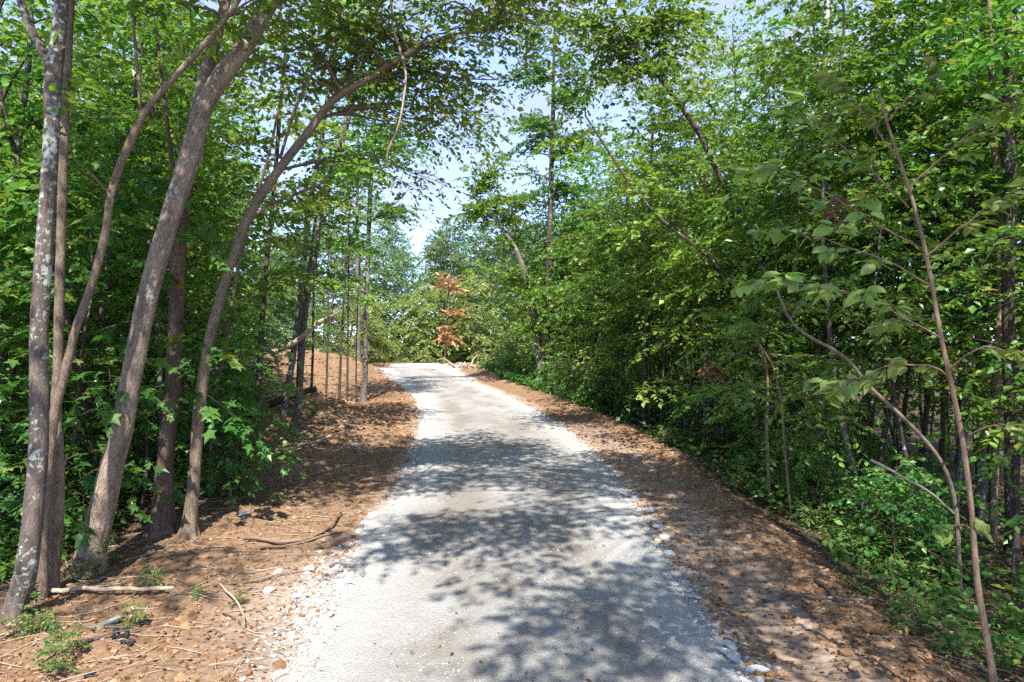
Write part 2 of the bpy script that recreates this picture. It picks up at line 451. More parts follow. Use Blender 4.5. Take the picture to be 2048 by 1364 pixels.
_ys = np.arange(3, 90, .015)
def gp(px, py, dz=0.0):
    """the point of the ground seen at a pixel of the photograph"""
    X = (px - 1024) / F * _ys; Z = CAMZ - (py - 682) / F * _ys
    g = ground(X, _ys, False)
    i = int(np.argmax(Z <= g)); i = i if Z[i] <= g[i] else len(_ys) - 1
    return np.array([X[i], _ys[i], float(ground(X[i], _ys[i])) + dz])

def gz(x, y): return float(ground(x, y))

# ground sheet
dy = [-30.0]
while dy[-1] < 1400:
    y = dy[-1]
    st = 1.0 if y < 2.5 else .034 if y < 12 else .034 + (y - 12) * .0085 if y < 60 else .45 + (y - 60) * .08
    dy.append(y + st)
GY = np.array(dy)
o1 = np.r_[np.arange(-4.6, 4.61, .05)]
ext, st, x = [], .06, 4.6
while x < 1400:
    st *= 1.085 if x < 14 else 1.22
    x += st; ext.append(x)
ext = np.array(ext)
GO = np.r_[-ext[::-1], o1, ext]
cx = (eL(GY) + eR(GY)) / 2
GX = cx[:, None] + GO[None]
YY = np.repeat(GY[:, None], len(GO), 1)
GZ = ground(GX, YY)
ny, nx = GX.shape
B = MB()
i = np.arange(ny - 1)[:, None]; j = np.arange(nx - 1)[None]
B.add(np.stack([GX, YY, GZ], -1), np.stack([i * nx + j, i * nx + j + 1, (i + 1) * nx + j + 1, (i + 1) * nx + j], -1).reshape(-1, 4))
m, n, l = nodes('forest_soil')
a_soil = n.new('ShaderNodeAttribute'); a_soil.attribute_name = 'soil'
a_dust = n.new('ShaderNodeAttribute'); a_dust.attribute_name = 'dust'
n1 = noise(n, l, 1.3, 5, .6); n2 = noise(n, l, 14, 5, .65); n3 = noise(n, l, 60, 4, .7); n4 = noise(n, l, 26, 3, .6)
soil = ramp(n, [(.28, (.095, .058, .034)), (.5, (.20, .128, .080)), (.72, (.30, .215, .145))]); l.new(n2.outputs['Fac'], soil.inputs['Fac'])
red = mixc(n, l, mathn(n, l, 'MULTIPLY', n1.outputs['Fac'], .6), soil.outputs['Color'], (.27, .15, .08))
fl = ramp(n, [(.3, (.03, .022, .015)), (.5, (.075, .052, .034)), (.68, (.15, .105, .07)), (.8, (.26, .19, .13))]); l.new(n3.outputs['Fac'], fl.inputs['Fac'])
sf = mathn(n, l, 'ADD', a_soil.outputs['Fac'], mathn(n, l, 'MULTIPLY', mathn(n, l, 'SUBTRACT', n2.outputs['Fac'], .5), .9), True)
c = mixc(n, l, sf, fl.outputs['Color'], red)
df = mathn(n, l, 'MULTIPLY', a_dust.outputs['Fac'], mathn(n, l, 'ADD', n4.outputs['Fac'], .25), True)
c = mixc(n, l, df, c, (.52, .49, .46))
h = mathn(n, l, 'ADD', n2.outputs['Fac'], mathn(n, l, 'MULTIPLY', n3.outputs['Fac'], .5))
finish(n, l, c, .95, h, .03, .9, .1)
me = B.mesh('ground', [m])
sl, sr = eL(YY) - GX, GX - eR(YY)
wob = .35 * fbm(GX * .8, YY * .8, 40, 3)
soilv = np.maximum(np.where(sl > -1, 1 - sm(sl + wob, 2.2 + 1.0 * sm(YY, 12, 20) , 4.2 + 1.5 * sm(YY, 12, 20)), 1), 0) * (sl > -9)
soilv = np.where(sr > -.2, 1 - sm(sr + wob, 1.45, 2.0), soilv)
for (x, y, a, b_) in ((-6.2, 20.4, 2.4, 4), (-12, 37, 6, 10), (1.6, 43, 3, 5), (6.5, 41, 4, 5), (-6, 54, 22, 1.5)):
    soilv = np.maximum(soilv, 1 - sm(((GX - x) / a) ** 2 + ((YY - y) / b_) ** 2, .6, 1.2))
at = me.attributes.new('soil', 'FLOAT', 'POINT'); at.data.foreach_set('value', np.clip(soilv, 0, 1).astype(np.float32).ravel())
trk = sm(sr, .3, .5) * (1 - sm(sr, .95, 1.3)) * (1 - sm(YY, 16, 24)) * .32
dv = np.clip(1 - np.maximum(sl, sr) / .45, 0, 1) * .8 + trk * (.35 + .65 * (np.sin(pi * YY / .135) ** 2)) + bump(GX, YY, -2.4, 7.6, .6, 1.4, .45)
at = me.attributes.new('dust', 'FLOAT', 'POINT'); at.data.foreach_set('value', np.clip(dv, 0, 1).astype(np.float32).ravel())
tag(link('ground', me), 'brown soil shoulders and leaf strewn forest floor on both sides of the road', None, None, 'structure')

# gravel road
Ys = np.r_[np.arange(-12, 3, .6), np.arange(3, 14, .05), np.arange(14, 46.01, .14)]
Lp = np.stack([eL(Ys), Ys], -1); Rp = np.stack([eR(Ys), Ys], -1)
tL = spline(np.array([[-9.2, 46], [-10.6, 47.2], [-13, 47.9], [-18, 48.2], [-34, 48.4]]), 60)
tR = spline(np.array([[-3.9, 46], [-4.3, 48.5], [-6.2, 50.8], [-10, 52.4], [-18, 52.8], [-34, 53]]), 60)
Lp = np.r_[Lp, tL[1:]]; Rp = np.r_[Rp, tR[1:]]
nr, ncol = len(Lp), 90
arc = np.r_[0, np.cumsum(np.linalg.norm(np.diff((Lp + Rp) / 2, axis=0), axis=1))] - 15
jl = .13 * fbm(arc * 1.3, arc * 0, 61, 4, .65) + .05 * fbm(arc * 7, arc * 0, 63, 2)
jr = .11 * fbm(arc * 1.3, arc * 0 + 9, 71, 4, .65) + .05 * fbm(arc * 7, arc * 0, 73, 2)
dirn = unit(Rp - Lp)
Lp = Lp - dirn * (jl[:, None] + .35 * np.exp(-((arc - 7.4) / 1.1) ** 2)[:, None] * 1.1); Rp = Rp + dirn * jr[:, None]
u = np.linspace(0, 1, ncol)
u = .5 - .5 * np.cos(pi * u) * (.35) - .65 * (.5 - u)
u = (u - u[0]) / (u[-1] - u[0])
XY = Lp[:, None] * (1 - u)[None, :, None] + Rp[:, None] * u[None, :, None]
RX, RYY = XY[..., 0], XY[..., 1]
edge = np.minimum(u, 1 - u)[None, :] * np.linalg.norm(Rp - Lp, axis=1)[:, None]
lat = (u - .5)[None, :] * 2 + 0 * RX
RZ_ = zroad(RYY) + .015 + .05 * (1 - lat ** 2) - .022 * np.exp(-((np.abs(lat) - .42) / .17) ** 2)
RZ_ = RZ_ + .012 * fbm(RX * 1.5, RYY * 1.5, 81, 3) + .007 * fbm(RX * 10, RYY * 10, 82, 2) + .022 * (1 - sm(edge, .05, .5)) * fbm(RX * 7, RYY * 7, 83, 2)
RZ_ = RZ_ - .10 * (1 - sm(edge, 0, .10))
B = MB()
i = np.arange(nr - 1)[:, None]; j = np.arange(ncol - 1)[None]
B.add(np.stack([RX, RYY, RZ_], -1), np.stack([i * ncol + j, i * ncol + j + 1, (i + 1) * ncol + j + 1, (i + 1) * ncol + j], -1).reshape(-1, 4))
m, n, l = nodes('limestone_gravel')
al = n.new('ShaderNodeAttribute'); al.attribute_name = 'lat'
g1 = noise(n, l, 75, 4, .7); g2 = noise(n, l, 1.1, 5, .6, None, (1, .55, 1)); g3 = noise(n, l, 260, 2, .6)
vo = n.new('ShaderNodeTexVoronoi'); vo.inputs['Scale'].default_value = 38; l.new(n.new('ShaderNodeTexCoord').outputs['Object'], vo.inputs['Vector'])
base = ramp(n, [(.3, (.27, .26, .245)), (.55, (.405, .395, .38)), (.75, (.52, .512, .50))]); l.new(g1.outputs['Fac'], base.inputs['Fac'])
wr = mathn(n, l, 'MULTIPLY', al.outputs['Fac'], mathn(n, l, 'ADD', mathn(n, l, 'MULTIPLY', g2.outputs['Fac'], 3.2), -.85), True)
c = mixc(n, l, wr, base.outputs['Color'], (.24, .215, .19))
spk = ramp(n, [(.0, (1.15, 1.15, 1.15)), (.5, (.95, .95, .95)), (1, (.8, .8, .79))]); l.new(vo.outputs['Distance'], spk.inputs['Fac'])
c = mixc(n, l, .8, c, spk.outputs['Color'], 'MULTIPLY')
h = mathn(n, l, 'ADD', mathn(n, l, 'MULTIPLY', vo.outputs['Distance'], -.8), mathn(n, l, 'ADD', g1.outputs['Fac'], mathn(n, l, 'MULTIPLY', g3.outputs['Fac'], .4)))
finish(n, l, c, .9, h, .016, .9, .2)
M_GRAVEL = m
me = B.mesh('road', [m])
lv = np.clip(.75 - .45 * np.abs(lat) - .5 * (1 - sm(edge, .1, .9)) + .5 * np.exp(-((np.abs(lat) - .42) / .17) ** 2), 0, 1)
at = me.attributes.new('lat', 'FLOAT', 'POINT'); at.data.foreach_set('value', lv.astype(np.float32).ravel())
tag(link('road', me), 'pale crushed limestone gravel road curving left into the woods', None, None, 'structure')

# ------------------------------------------------------------------ tree generator
def make_tree(seed, H, base, R, nprim, r0, leaf, k, sec_len, sec_gap, twig_gap, twig_len, elev=(.15, .8), kind='simple', width=.55, lean=.05, shape='oval', droop=.25, tilt=.6, bark='dark', sides=7, vz=1.4):
    r = np.random.default_rng(seed)
    tp = np.zeros((9, 3)); tp[:, 2] = np.linspace(0, H, 9)
    tp[:, :2] += np.cumsum(r.normal(0, H * .013, (9, 2)), 0) + np.linspace(0, 1, 9)[:, None] * r.normal(0, lean * H, 2)
    tp[0] = 0
    tp = spline(tp, 22)
    Wd, Lf, Sp, Tw = MB(), MB(), Sprig(), MB()
    tube(Wd, tp, r0 * (1 - np.linspace(0, 1, 22) ** 1.1 * .88), sides, 0, flare=r0 * 1.6, seed=seed, bark=.12)
    az = r.uniform(0, 6.28)
    for q in range(nprim):
        f = (q + r.uniform(.2, .8)) / nprim
        h = base + (1 - base) * f
        i = h * 21; a = int(min(i, 20)); p = tp[a] + (tp[a + 1] - tp[a]) * (i - a)
        az += 2.4 + r.normal(0, .35)
        if shape == 'oval': pr = math.sin(pi * min(1, (.16 + .84 * f)) ** .8) ** .6
        elif shape == 'cone': pr = 1.05 - .85 * f
        else: pr = .55 + .45 * math.sin(pi * f)
        L = max(min(.3, R), R * pr * r.uniform(.6, 1.15))
        e = elev[0] + (elev[1] - elev[0]) * f + r.normal(0, .12)
        d = np.array([math.cos(az) * math.cos(e), math.sin(az) * math.cos(e), math.sin(e)])
        u = np.linspace(0, 1, 7)[:, None]
        bp = p + d * L * u + UP * L * (.12 * np.sin(u * 3) - .22 * u ** 2.2) + np.cumsum(r.normal(0, .025 * L, (7, 3)), 0) * u
        leafy(Wd if L > R * .45 else Tw, Sp, bp, max(.008, r0 * (.42 - .25 * f) * min(1, L / R)), r, sec_len, sec_gap, twig_gap, twig_len, .22, droop, 0 if L > R * .45 else 1, vz=vz)
    Sp.emit(Lf, r, k, leaf, width, kind, 0, droop, tilt)
    if Tw.n:
        for a_ in Tw.v: Lf.v.append(a_)
        for (f_, mt, rn, uv, smt) in Tw.f: Lf.f.append((f_ + Lf.n, mt, rn, uv, smt))
        Lf.n += Tw.n
    return Wd, Lf

PROTO = {}
def proto(key, *a, leafmat='forest', bark='dark', **kw):
    Wd, Lf = make_tree(*a, **kw)
    PROTO[key] = (Wd.mesh('trunk', [BK[bark]]), Lf.mesh('crown', [G[leafmat], BK[bark]]))

for s in range(5):
    proto(('under', s), 100 + s, 6.6 + .5 * s, .10, 2.5 + .15 * (s % 3), 28, .045, .125, 7, 1.0, .24, .15, .34, (.0, .7), width=.62)
for s in range(4):
    proto(('high', s), 120 + s, 7.0 + .6 * s, .30, 2.3, 22, .045, .12, 7, 1.0, .24, .15, .34, (-.1, .7), width=.6)
for s in range(3):
    proto(('maple', s), 130 + s, 4.6 + .6 * s, .08, 1.7, 26, .032, .14, 8, .8, .22, .16, .3, (.05, .6), kind='maple', width=.8, leafmat='low', tilt=.35)
for s in range(5):
    proto(('tall', s), 160 + s, 16.0 + 1.2 * s, .30, 4.0 + .3 * (s % 3), 34, .17, .165, 6, 1.8, .42, .24, .5, (.1, 1.0), leafmat='canopy', tilt=.85, vz=3.0, width=.6, bark=('dark', 'grey', 'dark', 'brown', 'grey')[s])
for s in range(3):
    proto(('pole', s), 190 + s, 9.5 + s, .32, 1.7, 28, .055, .14, 9, .9, .24, .16, .36, (.1, .9), width=.6, leafmat='canopy', bark=('dark', 'grey', 'tan')[s])
for s in range(4):
    proto(('slim', s), 200 + s, 7.5 + s, .55, 1.1, 12, .028, .12, 8, .7, .24, .16, .32, (.1, .9), width=.6, leafmat='canopy', bark=('dark', 'stem', 'dark', 'grey')[s], lean=.045, sides=6)
for s in range(4):
    proto(('shrub', s), 210 + s, 1.5 + .25 * s, .05, 1.0, 20, .014, .10, 8, .5, .14, .10, .22, (.0, .9), leafmat='low', kind='simple', width=.65, bark='stem', sides=5)
for s in range(3):
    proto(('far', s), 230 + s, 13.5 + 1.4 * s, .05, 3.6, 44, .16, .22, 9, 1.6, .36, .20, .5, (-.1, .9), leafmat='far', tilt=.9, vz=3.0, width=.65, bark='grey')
for s in range(2):
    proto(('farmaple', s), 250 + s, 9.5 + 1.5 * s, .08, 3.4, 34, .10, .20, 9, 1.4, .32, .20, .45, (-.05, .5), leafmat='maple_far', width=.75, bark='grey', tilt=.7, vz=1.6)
for s in range(4):
    proto(('seedling', s), 270 + s, .32 + .1 * s, .2, .22, 7, .004, .07, 5, .08, .07, .06, .08, (.2, .9), leafmat='sapling', kind='oval', bark='stem', sides=4)

CAT = {'slim': ('thin_stem_tree', 'tree'), 'high': ('understory_tree', 'tree'), 'under': ('understory_tree', 'tree'), 'maple': ('maple_sapling', 'sapling'), 'tall': ('tall_tree', 'tree'), 'pole': ('pole_tree', 'tree'), 'shrub': ('shrub', 'shrub'), 'far': ('tall_tree', 'tree'), 'farmaple': ('yellow_maple', 'tree'), 'seedling': ('seedling', 'seedling')}
def place(key, x, y, label, group, rz=None, sc=1.0, mat=None, bark=None, sink=.06, name=None):
    tm, cm = PROTO[key]
    nm, cat = CAT[key[0]]
    e = empty(name or nm, (x, y, gz(x, y) - sink), label, cat, group, random.uniform(0, 6.28) if rz is None else rz, sc)
    t = link('trunk' if key[0] not in ('shrub', 'seedling') else 'stem', tm, e); c_ = link('crown' if key[0] not in ('shrub', 'seedling') else 'foliage', cm, e)
    if mat: c_.material_slots[0].link = 'OBJECT'; c_.material_slots[0].material = G[mat]
    if bark: t.material_slots[0].link = 'OBJECT'; t.material_slots[0].material = BK[bark]
    return e
random.seed(5)

# ------------------------------------------------------------------ individual trunks read off the photograph
def track(pts, Y, dY=0.0, wf=.70):
    """pixel track (px, py, width px) at distance Y (drifting by dY along it) -> points and radii"""
    P, R = [], []
    for q, (px, py, w) in enumerate(pts):
        y = Y + dY * q / max(1, len(pts) - 1)
        P.append(P3(px, py, y)); R.append(w * .5 * wf / F * y)
    return np.array(P), np.array(R)

def hero(name, label, pts, bark, Y=None, dY=0., sides=14, limbs=(), clouds=(), leaf=.13, k=6, kind='oval', mat='canopy', flare=True, ground_it=True, barkd=.10, cat='tree', seed=0, sec=(1.0, .22, .14, .35), clear=0.0, auto=0, width=.62, group=None, wood=False, tilt=.65, autolen=1.6, wf=.70, vz=1.8):
    r = np.random.default_rng(1000 + seed)
    if Y is None: Y = gp(pts[0][0], pts[0][1])[1]
    P, R = track(pts, Y, dY, wf)
    if ground_it:
        g = gz(P[0][0], P[0][1]) - .08
        P = np.r_[[[P[0][0], P[0][1], g]], P[1:] if P[1][2] > g + .05 else P[2:]]
        R = R if len(R) == len(P) else R[1:]
    PR = spline(np.c_[P, R], max(16, int(np.linalg.norm(np.diff(P, axis=0), axis=1).sum() / (.16 if sides < 30 else .06))))
    org = P[0].copy()
    e = empty(name, org, label, cat, group)
    B = MB()
    tube(B, PR[:, :3] - org, np.maximum(PR[:, 3], .004), sides, 0, flare=(.65 * R[0] + .06) if flare else 0, seed=seed, bark=barkd)
    link('trunk', B.mesh('trunk', [BK[bark]]), e)
    Sp, Lf = Sprig(), MB()
    for lp, ly, ldy, leafy_from in limbs:
        Q, q = track(lp, ly, ldy)
        QR = spline(np.c_[Q, q], max(10, int(np.linalg.norm(np.diff(Q, axis=0), axis=1).sum() / .2)))
        LB = MB(); tube(LB, QR[:, :3] - org, np.maximum(QR[:, 3], .003), 8, 0, bark=.06, seed=seed)
        link('limb', LB.mesh('limb', [BK[bark]]), e)
        if leafy_from < 1:
            s0 = min(int(len(QR) * leafy_from), len(QR) - 4)
            LW = MB()
            leafy(LW, Sp, QR[s0:, :3] - org, .004, r, *sec, start=0.02, wmat=1, vz=vz)
            for a_ in LW.v: Lf.v.append(a_)
            for (f_, mt, rn, uv, smt) in LW.f: Lf.f.append((f_ + Lf.n, 1, rn, uv, smt))
            Lf.n += LW.n
    LW = MB()
    for (c0, rad, nb) in clouds:                       # leaf masses fed by boughs from the nearest higher part of the trunk
        c0 = np.asarray(c0, float)
        dd = np.linalg.norm(PR[:, :3] - c0, axis=1) + np.maximum(PR[:, 2] - c0[2] + .4, 0) * 2
        s = PR[np.argmin(dd), :3]
        for b_ in range(nb):
            tgt = c0 + r.normal(0, .5, 3) * np.asarray(rad)
            u = np.linspace(0, 1, 8)[:, None]
            bp = s + (tgt - s) * u + UP * np.sin(u * pi) * np.linalg.norm(tgt - s) * .10 + np.cumsum(r.normal(0, .04, (8, 3)), 0) * u
            st = max(0.15, 1 - 2.2 * max(rad) / max(np.linalg.norm(tgt - s), .1))
            leafy(LW, Sp, bp - org, .02, r, *sec, start=st, wmat=1, vz=vz)
    for q in range(auto):                              # boughs all along the bare upper stem
        f = clear + (1 - clear) * (q + r.random()) / auto
        i = min(int(f * (len(PR) - 1)), len(PR) - 2)
        a_ = r.uniform(0, 2 * pi); el = r.uniform(.0, .7); L_ = autolen * r.uniform(.5, 1.1)
        d = np.array([math.cos(a_) * math.cos(el), math.sin(a_) * math.cos(el), math.sin(el)])
        u = np.linspace(0, 1, 6)[:, None]
        leafy(LW, Sp, PR[i, :3] - org + d * L_ * u - UP * .2 * L_ * u ** 2, max(.008, PR[i, 3] * .3), r, *sec, wmat=1, vz=vz)
    if LW.n:
        for a_ in LW.v: Lf.v.append(a_)
        for (f_, mt, rn, uv, smt) in LW.f: Lf.f.append((f_ + Lf.n, 1, rn, uv, smt))
        Lf.n += LW.n
    if Sp.P:
        Sp.emit(Lf, r, k, leaf, width, kind, 0, .25, tilt, Lf if wood else None, 1)
        link('crown', Lf.mesh('crown', [G[mat], BK[bark]]), e)
    return e

hero('lichen_tree', 'forked dark trunk spotted with white lichen at the left edge of the clearing',
     [(20, 1242, 40), (34, 1205, 40), (48, 1160, 40), (60, 1090, 38), (67, 1021, 35), (76, 920, 34), (79, 800, 33), (79, 660, 32), (88, 513, 31), (95, 400, 29), (101, 308, 28), (105, 220, 28), (107, 154, 31), (115, 90, 26), (121, 40, 25), (125, -60, 22), (132, -220, 17), (150, -420, 10)],
     'lichen', wf=1.0, sides=48, limbs=[([(106, 135, 30), (80, 92, 26), (58, 50, 23), (38, -10, 20), (15, -90, 15), (-10, -220, 8)], 6.95, .3, .7)],
     clouds=[(P3(60, -380, 7.2), (1.6, 1.6, .8), 5), (P3(230, -330, 6.6), (1.4, 1.4, .7), 5)], seed=1)
hero('slim_tree', 'straight brown trunk standing close behind the lichen spotted trunk',
     [(100, 1080, 27), (114, 1021, 25), (116, 900, 21), (113, 815, 19), (117, 700, 18), (119, 600, 18), (124, 420, 17), (131, 220, 16), (140, 40, 14), (150, -200, 9)], 'tan', wf=1.0, Y=7.7, seed=2,
     clouds=[(P3(150, -200, 7.7), (1.4, 1.4, .8), 4)], sides=10)
hero('slim_tree', 'slender crooked tan tree leaning right between the lichen trunk and the stout leaning trunk',
     [(84, 1180, 20), (87, 1073, 19), (96, 930, 19), (112, 815, 18), (139, 712, 17), (150, 667, 16), (185, 564, 15), (212, 462, 15), (223, 385, 15), (250, 308, 15), (286, 231, 14), (350, 154, 12), (419, 77, 11), (478, 0, 9), (540, -120, 6)], 'tan', wf=1.0, Y=7.5, seed=3, sides=10,
     limbs=[([(282, 228, 10), (276, 150, 9), (268, 60, 8), (262, -60, 6)], 7.5, .5, .6), ([(216, 385, 8), (180, 345, 6), (150, 320, 5), (135, 230, 4)], 7.5, -.4, .9)],
     clouds=[(P3(420, -40, 7.4), (1.1, 1.1, .5), 4)], flare=False)
hero('leaning_tree', 'stout grey brown trunk leaning right toward the road with a scarred patch of bark',
     [(178, 1142, 56), (184, 1110, 51), (204, 1021, 49), (225, 930, 43), (242, 866, 40), (258, 780, 38), (274, 700, 38), (294, 600, 37), (317, 513, 38), (336, 450, 36), (352, 400, 36), (378, 320, 39), (394, 260, 36), (412, 205, 35), (445, 150, 35), (483, 103, 34), (515, 48, 33), (545, -4, 32), (620, -140, 26), (730, -330, 18), (820, -500, 9)],
     'brown', wf=1.0, sides=64, seed=4, barkd=.12,
     limbs=[([(388, 240, 30), (404, 170, 32), (428, 90, 32), (448, 20, 28), (470, -70, 22), (500, -200, 14)], 8.3, .5, .8)],
     clouds=[(P3(700, -180, 8.6), (1.7, 1.5, .7), 8), (P3(860, -330, 9), (2.0, 1.8, .9), 7), (P3(560, -330, 9), (1.8, 1.8, .8), 6)])
hero('rust_tree', 'upright trunk with orange rust stained bark between two leaning grey trunks',
     [(324, 1062, 48), (326, 1021, 40), (330, 918, 31), (342, 815, 31), (348, 720, 28), (352, 640, 28), (357, 513, 29), (366, 410, 28), (380, 330, 26), (398, 240, 23), (415, 150, 21), (440, 50, 18), (470, -80, 14), (500, -260, 9)],
     'rust', wf=1.0, seed=5, sides=48, clouds=[(P3(470, -100, 9.4), (1.5, 1.5, .8), 6)],
     limbs=[([(366, 400, 16), (345, 330, 14), (335, 250, 12), (322, 150, 10), (312, 30, 7)], 9.4, .6, .6)])
hero('arching_tree', 'grey trunk whose long limb arches right over the road',
     [(376, 1072, 31), (382, 1021, 26), (388, 960, 23), (391, 918, 22), (399, 815, 22), (412, 720, 21), (423, 660, 20), (436, 616, 19), (466, 513, 17), (496, 436, 17), (544, 359, 17), (622, 257, 16), (657, 210, 14), (740, 155, 12), (820, 105, 10), (900, 72, 7), (980, 58, 5)],
     'tan', wf=1.0, seed=6, sides=48,
     limbs=[([(640, 228, 12), (690, 160, 11), (720, 90, 10), (760, 10, 8), (800, -80, 5)], 9.6, .4, .3),
            ([(480, 452, 12), (540, 410, 10), (600, 385, 8), (660, 360, 5)], 9.5, .6, .3),
            ([(560, 318, 10), (590, 220, 9), (640, 120, 8), (700, 40, 6), (780, -30, 4)], 9.6, -.4, .3),
            ([(760, 150, 7), (830, 145, 6), (900, 155, 5), (990, 160, 3)], 9.8, .4, .2),
            ([(660, 215, 7), (730, 215, 6), (800, 205, 5), (860, 215, 4)], 9.6, 1.0, .2)],
     clouds=[(P3(820, 70, 9.8), (1.3, 1.0, .5), 7), (P3(980, 20, 9.8), (1.3, 1.0, .5), 6), (P3(600, 60, 9.6), (1.3, 1.2, .6), 6), (P3(1150, -30, 10), (1.2, 1.0, .5), 5), (P3(900, 150, 10.2), (.7, .6, .35), 5), (P3(720, 60, 9.8), (1.0, .9, .5), 5), (P3(870, 270, 11.5), (.5, .5, .4), 3), (P3(930, 240, 13), (.7, .6, .5), 4), (P3(850, 370, 12), (.35, .4, .35), 2)], leaf=.10, wood=True)
# trunks deeper on the left
for (label, pts, bk, Y, kw) in [
    ('narrow mottled trunk at the far left edge behind the lichen tree', [(2, 850, 20), (12, 600, 19), (22, 400, 18), (42, 250, 17), (58, 120, 15), (64, 0, 12), (70, -150, 8)], 'grey', 11.5, dict(clear=.45, auto=10)),
    ('lichen mottled trunk standing in the shadows behind the leaning tree', [(180, 900, 22), (192, 760, 21), (215, 560, 20), (232, 420, 19), (262, 240, 17), (282, 110, 14), (290, -40, 10)], 'grey', 13.0, dict(clear=.4, auto=12)),
    ('dark trunk rising through the leaves left of the rust stained tree', [(300, 900, 12), (305, 640, 12), (318, 380, 11), (312, 120, 9), (316, -60, 6)], 'dark', 14.0, dict(clear=.4, auto=12)),
    ('thin straight trunk half hidden by maple leaves right of the arching tree', [(505, 960, 19), (513, 850, 18), (520, 720, 17), (530, 560, 15), (548, 380, 13), (562, 200, 11), (580, 20, 8)], 'dark', 14.2, dict(clear=.35, auto=16)),
    ('slim leaning grey stem behind the arching tree', [(418, 880, 13), (432, 780, 12), (452, 690, 11), (472, 560, 10), (500, 440, 9), (540, 300, 8), (570, 150, 6)], 'tan', 11.5, dict(clear=.4, auto=10, flare=False)),
    ('left trunk of the close pair beside the soil mound', [(560, 872, 20), (572, 800, 19), (585, 720, 18), (596, 640, 17), (606, 540, 17), (618, 420, 16), (640, 300, 14), (660, 160, 11), (690, 0, 8)], 'grey', 16.2, dict(clear=.35, auto=16)),
    ('right trunk of the close pair beside the soil mound', [(588, 876, 22), (597, 800, 21), (603, 700, 22), (612, 600, 22), (628, 510, 24), (640, 420, 22), (672, 320, 20), (700, 220, 18), (722, 120, 15), (745, -20, 10)], 'grey', 16.6, dict(clear=.4, auto=18)),
    ('dark grey trunk standing alone where the road bank begins', [(727, 797, 19), (731, 720, 16), (732, 640, 15), (735, 540, 14), (739, 430, 13), (745, 300, 12), (752, 190, 10), (760, 60, 8), (770, -60, 5)], 'grey', 26.2, dict(clear=.45, auto=22, autolen=2.6, clouds=[(P3(690, 330, 26), (1.3, 1.2, .8), 6), (P3(810, 300, 26), (1.1, 1.2, .8), 6), (P3(800, 420, 26), (.8, 1.2, .6), 5), (P3(680, 480, 26), (1.2, 1.2, .8), 5), (P3(760, 150, 26), (1.6, 1.2, 1.0), 6)])),
    ('pale grey trunk behind the lone trunk on the bank', [(716, 735, 14), (717, 640, 13), (716, 560, 12), (714, 450, 10), (716, 320, 8), (718, 200, 6)], 'grey', 43.0, dict(clear=.45, auto=16, autolen=2.6)),
]:
    hero('trunk_tree' if False else 'slim_tree', label, pts, bk, Y=Y, sides=10, mat='canopy' if Y > 12 else 'forest', seed=int(abs(pts[0][0]) + 20), leaf=.15, kind='simple', **kw)
for q, (pts, Y, label) in enumerate([
    ([(652, 775, 7), (656, 660, 6), (657, 500, 5), (660, 300, 4)], 24.5, 'thin black stem, leftmost of the stems in front of the red bank'),
    ([(678, 785, 8), (684, 660, 7), (690, 560, 6), (700, 420, 4)], 25, 'thin dark stem second from left in front of the red bank'),
    ([(694, 790, 6), (696, 660, 6), (697, 500, 5), (695, 330, 3)], 25.4, 'thin dark stem third from left in front of the red bank'),
    ([(712, 782, 5), (713, 700, 4), (716, 600, 4), (722, 480, 3)], 26, 'thin reddish stem just left of the lone bank trunk'),
    ([(622, 822, 8), (626, 700, 7), (628, 560, 6), (636, 420, 5)], 19.5, 'thin dark stem rising from the shaded soil mound')]):
    hero('thin_stem_tree', label, pts, 'dark', Y=Y, sides=6, flare=False, seed=60 + q, clear=.35, auto=7, autolen=.9, leaf=.10, kind='simple', mat='forest', group='thin stems by the red bank')
